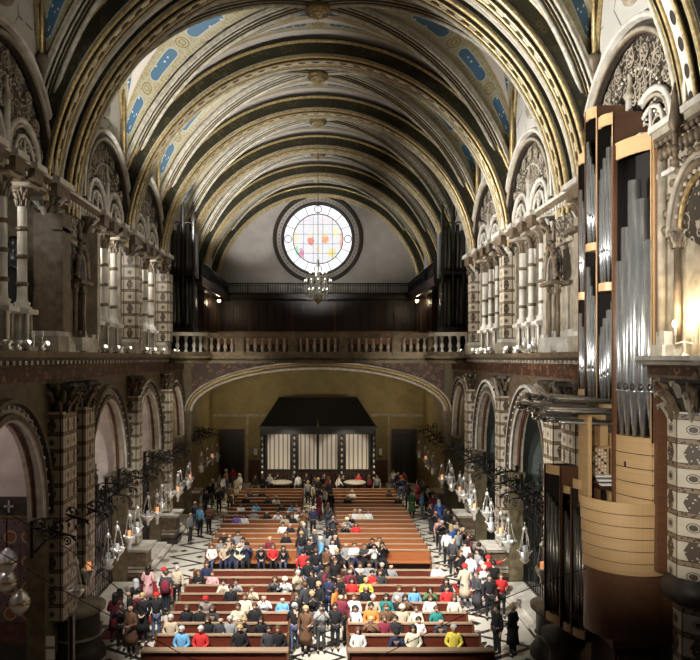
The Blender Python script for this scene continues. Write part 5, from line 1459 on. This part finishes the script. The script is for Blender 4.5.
tower('organ_tower', (7.62, 20.45), (7.68, 20.05), 8.9, 15.9, [(11.9, 15.0, 4, .06, lambda t: t * .8), (9.1, 11.4, 4, .06, lambda t: .8 * t)], .3, 'lowest narrow organ tower with silver pipes at the far end')
# brown case panel between widest tower and stone pier
m = MB(); m.box(7.9, 16.3, 5.0, 8.7, 16.45, 15.3, 'wood_red'); m.box(7.86, 16.4, 10.2, 7.9, 16.5, 15.4, 'maple')
tag(m.build('organ_side_panel', None, (8.2, 16.4, 5.0)), 'tall brown wooden panel closing the organ beside the stone pier', 'organ panel')

# fan of horizontal reed pipes
e = empty('horizontal_trumpets', (7.9, 19.2, 8.6)); L = Vector(e.location)
m = MB(); m.box(7.6, 17.8, 8.05, 8.4, 20.6, 8.55, 'black_wood'); put(m, 'wind_chest', e, L)
for tier, (z, ln, k) in enumerate(((8.85, 2.1, 14), (8.6, 2.35, 14), (8.3, 1.9, 14))):
    for i in range(k):
        y = 17.95 + 2.5 * (i + .5) / k; q = ln * (1 - .30 * abs(i / (k - 1) - .5))
        x1 = 7.8 - q; zz = z + .05 * (i % 2)
        m = MB(); m.tube([(7.8, y, zz), (7.5, y, zz), (x1 + .3, y - .05, zz + .04), (x1, y - .05, zz + .05)], [.02, .03, .04, .065], 'pipe_dark' if (i + tier) % 3 == 0 else 'pipe_tin', 8); put(m, 'trumpet_pipe', e, L)
tag(e, 'fan of horizontal dark metal trumpet pipes projecting from the organ into the nave', 'organ pipes')

# console balcony
e = empty('organ_console', (7.3, 17.6, 3.2)); L = Vector(e.location)
def bulge(z): return .0
rows_x = []
pts = []
for i in range(17):
    a = pi + (pi * .62) * i / 16
    pts.append(Vector((7.72 + 1.05 * cos(a), 17.6 + 1.1 * sin(a), 0)))
pts.append(Vector((8.6, 16.6, 0)))
m = MB()
for k in range(6):
    z0 = 4.85 + k * .29; o = .02 + .015 * k
    q = [p + (p - Vector((7.8, 17.8, 0))).normalized() * o for p in pts]
    band(m, q, z0, z0 + .27, .05, 'maple'); band(m, [p + Vector((.03, 0.02, 0)) for p in q], z0 - .03, z0 + .01, .05, 'wood_dark')
put(m, 'curved_plank_front', e, L)
m = MB(); band(m, pts, 3.25, 4.85, .06, 'wood_red'); m.poly([p + Vector((0, 0, 3.25)) for p in pts] + [Vector((8.6, 18.6, 3.25)), Vector((6.6, 18.6, 3.25))], 'wood_dark')
m.poly([p + Vector((0, 0, 6.2)) for p in pts] + [Vector((8.6, 18.6, 6.2)), Vector((6.6, 18.6, 6.2))], 'wood_dark'); put(m, 'red_base', e, L)
m = MB(); m.box(6.95, 18.5, 6.2, 8.6, 18.6, 8.5, 'maple'); m.box(6.9, 17.9, 6.2, 7.0, 18.55, 8.5, 'maple')
for k in range(3): m.box(7.1 + k * .3, 18.35, 7.7, 7.3 + k * .3, 18.5, 8.3, 'maple')
put(m, 'rear_panel', e, L)
m = MB(); m.box(7.15, 17.75, 6.65, 7.95, 18.35, 6.75, 'wood_dark'); 
for k in range(3): m.box(7.2, 17.78 + k * .17, 6.75 + k * .08, 7.85, 17.94 + k * .17, 6.8 + k * .08, 'key_white')
put(m, 'keyboards', e, L)
m = MB(); m.box(7.1, 18.3, 6.95, 7.15, 18.45, 7.7, 'wood_dark'); m.box(7.05, 18.3, 6.95, 7.6, 18.34, 7.65, 'maple')
for i in range(6):
    for j in range(8): m.tube([(7.1 + i * .08, 18.3, 7.0 + j * .085), (7.1 + i * .08, 18.24, 7.0 + j * .085)], .024, 'key_white' if (i + j) % 4 else 'rubber', 6)
put(m, 'stop_knobs', e, L)
m = MB(); fp = curved((7.42, 17.5), (7.88, 16.5), .08)
for k in range(5): band(m, fp, 6.3 + k * .35, 6.63 + k * .35, .05, 'maple'); band(m, [p + Vector((.02, 0, 0)) for p in fp], 6.61 + k * .35, 6.67 + k * .35, .05, 'wood_dark')
m.box(7.36, 17.45, 6.2, 7.46, 17.55, 15.3, 'wood_red'); m.box(7.5, 17.1, 7.35, 7.56, 17.25, 7.47, 'rubber'); put(m, 'door_panel', e, L)
tag(e, 'bulging maple organ console balcony with keyboards and stop knobs over a dark red base', 'organ console')

# lower positive towers in front of console
tower('organ_foot_tower', (6.35, 19.6), (6.6, 19.05), 2.7, 7.05, [(2.95, 6.3, 5, .07, lambda t: t * .5)], .25, 'dark-piped low organ tower farthest from the console bulge', xb=7.1, bow=.06, mat='pipe_dark')
tower('organ_foot_tower', (6.66, 19.05), (6.78, 18.75), 2.6, 6.55, [(2.85, 5.9, 4, .055, lambda t: t * .4)], .2, 'lowest dark-piped organ tower between its two taller neighbours', xb=7.15, bow=.05, mat='pipe_dark')
tower('organ_foot_tower', (6.78, 18.7), (6.98, 18.25), 2.6, 6.8, [(2.85, 6.1, 5, .06, lambda t: t * .5)], .25, 'dark-piped low organ tower touching the console bulge', xb=7.35, bow=.06, mat='pipe_dark')
m = MB(); m.lathe([(.55, 0), (.55, .2), (.42, .35), (.40, 2.0), (.55, 2.2), (.6, 2.5), (0, 2.6)], (6.75, 19.2, 0), 'stone_dark', 20)
tag(m.build('organ_support', None, (6.75, 19.2, 0)), 'round dark support column beneath the low organ towers', 'support column')
m = MB(); m.box(7.3, 17.2, 0, 8.4, 18.6, 3.25, 'wood_dark'); m.box(7.2, 17.1, 2.9, 8.45, 18.65, 3.2, 'wood_red'); m.box(7.35, 17.14, .3, 8.3, 17.2, 2.7, 'wood_red')
tag(m.build('organ_base_cabinet', None, (7.8, 17.9, 0)), 'dark brown wooden cabinet under the organ console', 'cabinet')

# near stone pier on the organ side: ledge block, tiled shaft, gabled tabernacle
e = empty('near_pier', (8.4, 15.6, 0)); L = Vector(e.location)
m = MB(); m.lathe([(.60, 5.1), (.60, 8.8)], (8.58, 15.85, 0), 'tile_pilaster', 8, smooth=False, a0=pi / 8, a1=pi / 8 + 2 * pi); m.lathe([(.52, 0), (.52, 4.6)], (8.62, 15.85, 0), 'tile_pilaster', 8, smooth=False, a0=pi / 8, a1=pi / 8 + 2 * pi); m.box(8.9, 14.6, 0, 9.4, 16.1, 9.0, 'stone_brown'); put(m, 'patterned_shaft', e, L)
m = MB(); m.lathe([(.5, 4.45), (.72, 4.6), (.78, 4.8), (.7, 4.95), (.6, 5.1)], (8.58, 15.85, 0), 'stone_dark', 20); put(m, 'collar', e, L)
m = MB(); foliage_cap(m, (8.55, 15.85), 8.55, 9.58, .62, 'stone_brown', 'stone_cream', 14)
put(m, 'foliage_capital', e, L)
m = MB(); m.box(7.75, 14.3, 9.55, 9.4, 16.5, 9.85, 'stone_brown'); m.box(7.74, 14.3, 9.62, 7.76, 16.4, 9.8, 'spandrel_paint'); m.box(7.6, 14.2, 9.85, 9.4, 16.6, 9.95, 'stone_cream'); m.box(7.54, 14.2, 9.95, 9.4, 16.65, 10.05, 'stone_pale'); put(m, 'ledge', e, L)
tag(e, 'big patterned stone pier with foliage capital and projecting ledge beside the organ', 'pier')
e = empty('gothic_tabernacle', (8.2, 15.4, 10.05)); L = Vector(e.location)
m = MB(); m.box(8.0, 13.5, 10.05, 9.3, 16.2, 15.2, 'stone_cream'); m.box(7.75, 15.75, 10.05, 8.3, 16.25, 10.3, 'stone_pale'); m.box(7.82, 15.8, 10.3, 8.2, 16.2, 10.6, 'stone_pale'); m.box(7.8, 15.35, 10.05, 8.2, 15.7, 10.3, 'stone_pale')
m.box(7.98, 15.45, 11.2, 8.0, 15.7, 11.6, 'iron'); put(m, 'body', e, L)
m = MB(); m.tube([(7.9, 16.1, 10.5), (7.9, 16.1, 14.6)], .09, 'stone_cream', 8); m.tube([(7.86, 15.3, 10.3), (7.86, 15.3, 12.5)], .08, 'stone_brown', 8); m.tube([(7.86, 13.9, 10.3), (7.86, 13.9, 12.5)], .08, 'stone_brown', 8); put(m, 'colonnette', e, L)
m = MB(); fr = arc((7.9, 14.5, 12.7), 1.0, 'y', 24, rz=1.35); m.roll(fr, 0, 0, .1, 'stone_brown', 8); m.roll(fr, -.05, -.18, .07, 'stone_cream', 6)
m.roll(arc((7.9, 14.5, 12.7), .78, 'y', 24, rz=1.1), 0, 0, .07, 'gold_dark', 6)
for k in range(14):
    a = pi * (k + .5) / 14; m.blob((7.82, 14.5 + 1.25 * cos(a), 12.7 + 1.62 * sin(a)), .1, 'stone_brown', 5, 4); m.blob((7.86, 14.5 + .88 * cos(a), 12.7 + 1.2 * sin(a)), .06, 'stone_cream', 5, 3)
for i in range(20):
    a, b = pi * i / 20, pi * (i + 1) / 20; m.poly([(7.96, 14.5, 12.3), (7.96, 14.5 + .8 * cos(a), 12.7 + 1.1 * sin(a)), (7.96, 14.5 + .8 * cos(b), 12.7 + 1.1 * sin(b))], 'floral_relief')
foliage_cap(m, (7.86, 15.3), 12.4, 12.8, .16); foliage_cap(m, (7.86, 13.9), 12.4, 12.8, .16); put(m, 'canopied_arch', e, L)
m = MB(); m.box(7.7, 13.4, 15.2, 9.3, 16.35, 15.35, 'stone_pale'); m.box(7.78, 13.4, 15.05, 9.3, 16.3, 15.2, 'stone_cream'); m.box(7.86, 13.4, 14.15, 8.1, 16.25, 14.25, 'stone_pale')
for k in range(12):
    m.blob((7.86, 13.6 + .22 * k, 14.65), .1, 'stone_brown', 6, 4, 1.6); m.blob((7.82, 13.7 + .22 * k, 14.9), .09, 'stone_brown', 5, 3)
m.tube([(7.65, 15.0, 14.1), (7.65, 15.0, 14.9), (7.65, 15.0, 15.0), (7.65, 15.0, 15.9)], [.05, .07, .14, .02], 'stone_brown', 6)
for k in range(6): m.blob((7.65, 15.0, 14.2 + k * .3), .12 - .01 * k, 'stone_brown', 5, 3)
put(m, 'cornice', e, L)
tag(e, 'carved gothic stone tabernacle with arched niche standing on the ledge beside the organ', 'tabernacle')

# ================================================================== lights
def light(kind, loc, target, power, col=(1, .93, .82), size=.5, spot=1.2, blend=.6, name='lamp_or_fill_light'):  # most lights are added fills without a fixture; some sit at modelled lamps
    l = bpy.data.lights.new(name, kind); l.energy = power; l.color = col
    if kind == 'SPOT': l.spot_size = spot; l.spot_blend = blend; l.shadow_soft_size = size
    elif kind == 'AREA': l.shape = 'DISK'; l.size = size
    else: l.shadow_soft_size = size
    o = bpy.data.objects.new(name, l); COL.objects.link(o); o.location = loc
    if target is not None: o.rotation_euler = (Vector(target) - Vector(loc)).to_track_quat('-Z', 'Y').to_euler()
    return o
W = (1, .96, .90); WARM = (1, .80, .52); COOL = (1, .97, .92)
# vault: unseen spots off the left cornice, added to light webs and soffits
for b in [NEAR + 1.0] + BAYS:
    light('SPOT', (-6.9, b - 2.4, 16.0), (-5.6, b + 2.2, 21.6), 250 if b < 25 else (900 if b > 50 else 2900), COOL, .2, 1.25, .8)
for b in BAYS:
    light('SPOT', (-7.6, b - 5.0, 16.0), (7.2, b + .4, 19.8), 3600, W, .3, .6, .8)
for b in BAYS[:2]:
    light('SPOT', (-7.6, b - 1.5, 11.2), (9.0, b, 15.2), 13000, W, .3, .75, .8)
    light('SPOT', (7.6, b - 1.5, 11.2), (-9.5, b, 13.6), 1500, W, .3, .65, .8)
    for sx in (-1, 1): light('POINT', (sx * 9.3, b, 14.6), None, 150 if sx < 0 else 60, W, .15)  # points hidden in the arcades, added to light their back walls
light('SPOT', (-7.6, 15, 11.2), (9, 21, 17), 15000, W, .3, 1.0, .8)  # fill spot without a fixture, added to brighten the near organ-side wall
light('SPOT', (-7.0, 19, 9.5), (8.5, 29, 6.0), 12000, W, .2, .8, .8)  # added fill for the lower organ-side wall and its arches
light('SPOT', (-3.0, 6, 9.5), (8.0, 16.0, 7.4), 3200, W, .2, .4, .8)  # unseen spot near the camera, added to light the near pier
light('POINT', (-9.4, 19.2, 14.6), None, 70, W, .15)  # hidden point added to light the near arcade's back wall
light('SPOT', (1.0, 3, 13), (8.4, 17.0, 12.0), 7000, W, .3, .42, .7)  # unseen camera-side spot, added to bring out the organ pipes
light('SPOT', (-2.0, 3, 11), (7.4, 17.2, 6.8), 4500, (1, .9, .75), .3, .36, .8)  # second added camera-side spot, for the organ console
light('SPOT', (7, 16, 11.5), (-9.5, 22, 14.5), 1000, (1, .9, .75), .3, .8, .8)
# chancel floodlights on the congregation
light('SPOT', (-6.0, 12, 19.5), (.4, 29, 0), 36000, W, .15, .68, .5)
light('SPOT', (2.5, 12, 19.5), (1.5, 30, 0), 26000, W, .15, .5, .5)
for b in BAYS[1:3]:  # overhead spots below the vault, no fixture, added to light the aisles
    light('SPOT', (-5.5, b, 22.0), (-5.0, b + 2, 0), 9000, W, .15, .75, .7)
    light('SPOT', (5.5, b, 22.0), (5.0, b + 2, 0), 9000, W, .15, .75, .7)
# gallery, vestibule and chapels
light('SPOT', (-3.2, 43.2, 8.8), (-3.2, 48, 0), 1800, (1, .85, .6), .15, 1.0, .7)
light('SPOT', (3.2, 43.2, 8.8), (3.2, 48, 0), 2600, (1, .85, .6), .15, 1.0, .7)
light('SPOT', (-7.6, 17, 11.2), (9, 18.5, 21), 9000, W, .3, .8, .8)  # added spot to brighten the upper plaster on the organ side
for s in (-1, 1):
    light('SPOT', (s * -1.0, 19, 9.5), (s * 7.3, 30, 3.0), 4000 if s < 0 else 2500, W, .12, .7, .8)  # mid-nave spots added to make the votive lamps read brighter
    light('SPOT', (s * 6.5, 33, 7), (s * 5, 44, 8.8), 1500, (1, .88, .7), .2, 1.0, .8)  # spots without a fixture, added to light the gallery front
    light('POINT', (s * 7.0, 49.4, 13.9), None, 60, WARM, .12)
    light('POINT', (s * 5.5, 53.0, 6.6), None, 85, WARM, .2)
    light('SPOT', (s * 2.5, 44.8, 5.2), (s * 2.0, 51, 2.4), 650, (1, .88, .72), .15, .75, .4)  # spots hung in mid-air, added to light the panes below the roof
    for b in BAYS[:3]: light('POINT', (s * 11.0, b, 7.2), None, 110 if s < 0 else 40, (1, .88, .76), .2)
light('POINT', (0, 52.3, 3.6), None, 120, W, .2)  # point hidden in the vestibule, added to brighten its panes
light('SPOT', (0, 45, 15.5), (0, 58, 20.0), 2600, W, .4, 1.2, .8)  # unseen spot added to lighten the wall around the rose window
light('POINT', (-11, 19, 7.6), None, 110, (1, .85, .8), .2)
light('POINT', (7.6, 14.9, 10.95), None, 90, WARM, .08)
w = bpy.data.worlds.new('world'); SC.world = w; w.use_nodes = True
w.node_tree.nodes['Background'].inputs[0].default_value = (.6, .65, .75, 1); w.node_tree.nodes['Background'].inputs[1].default_value = .012
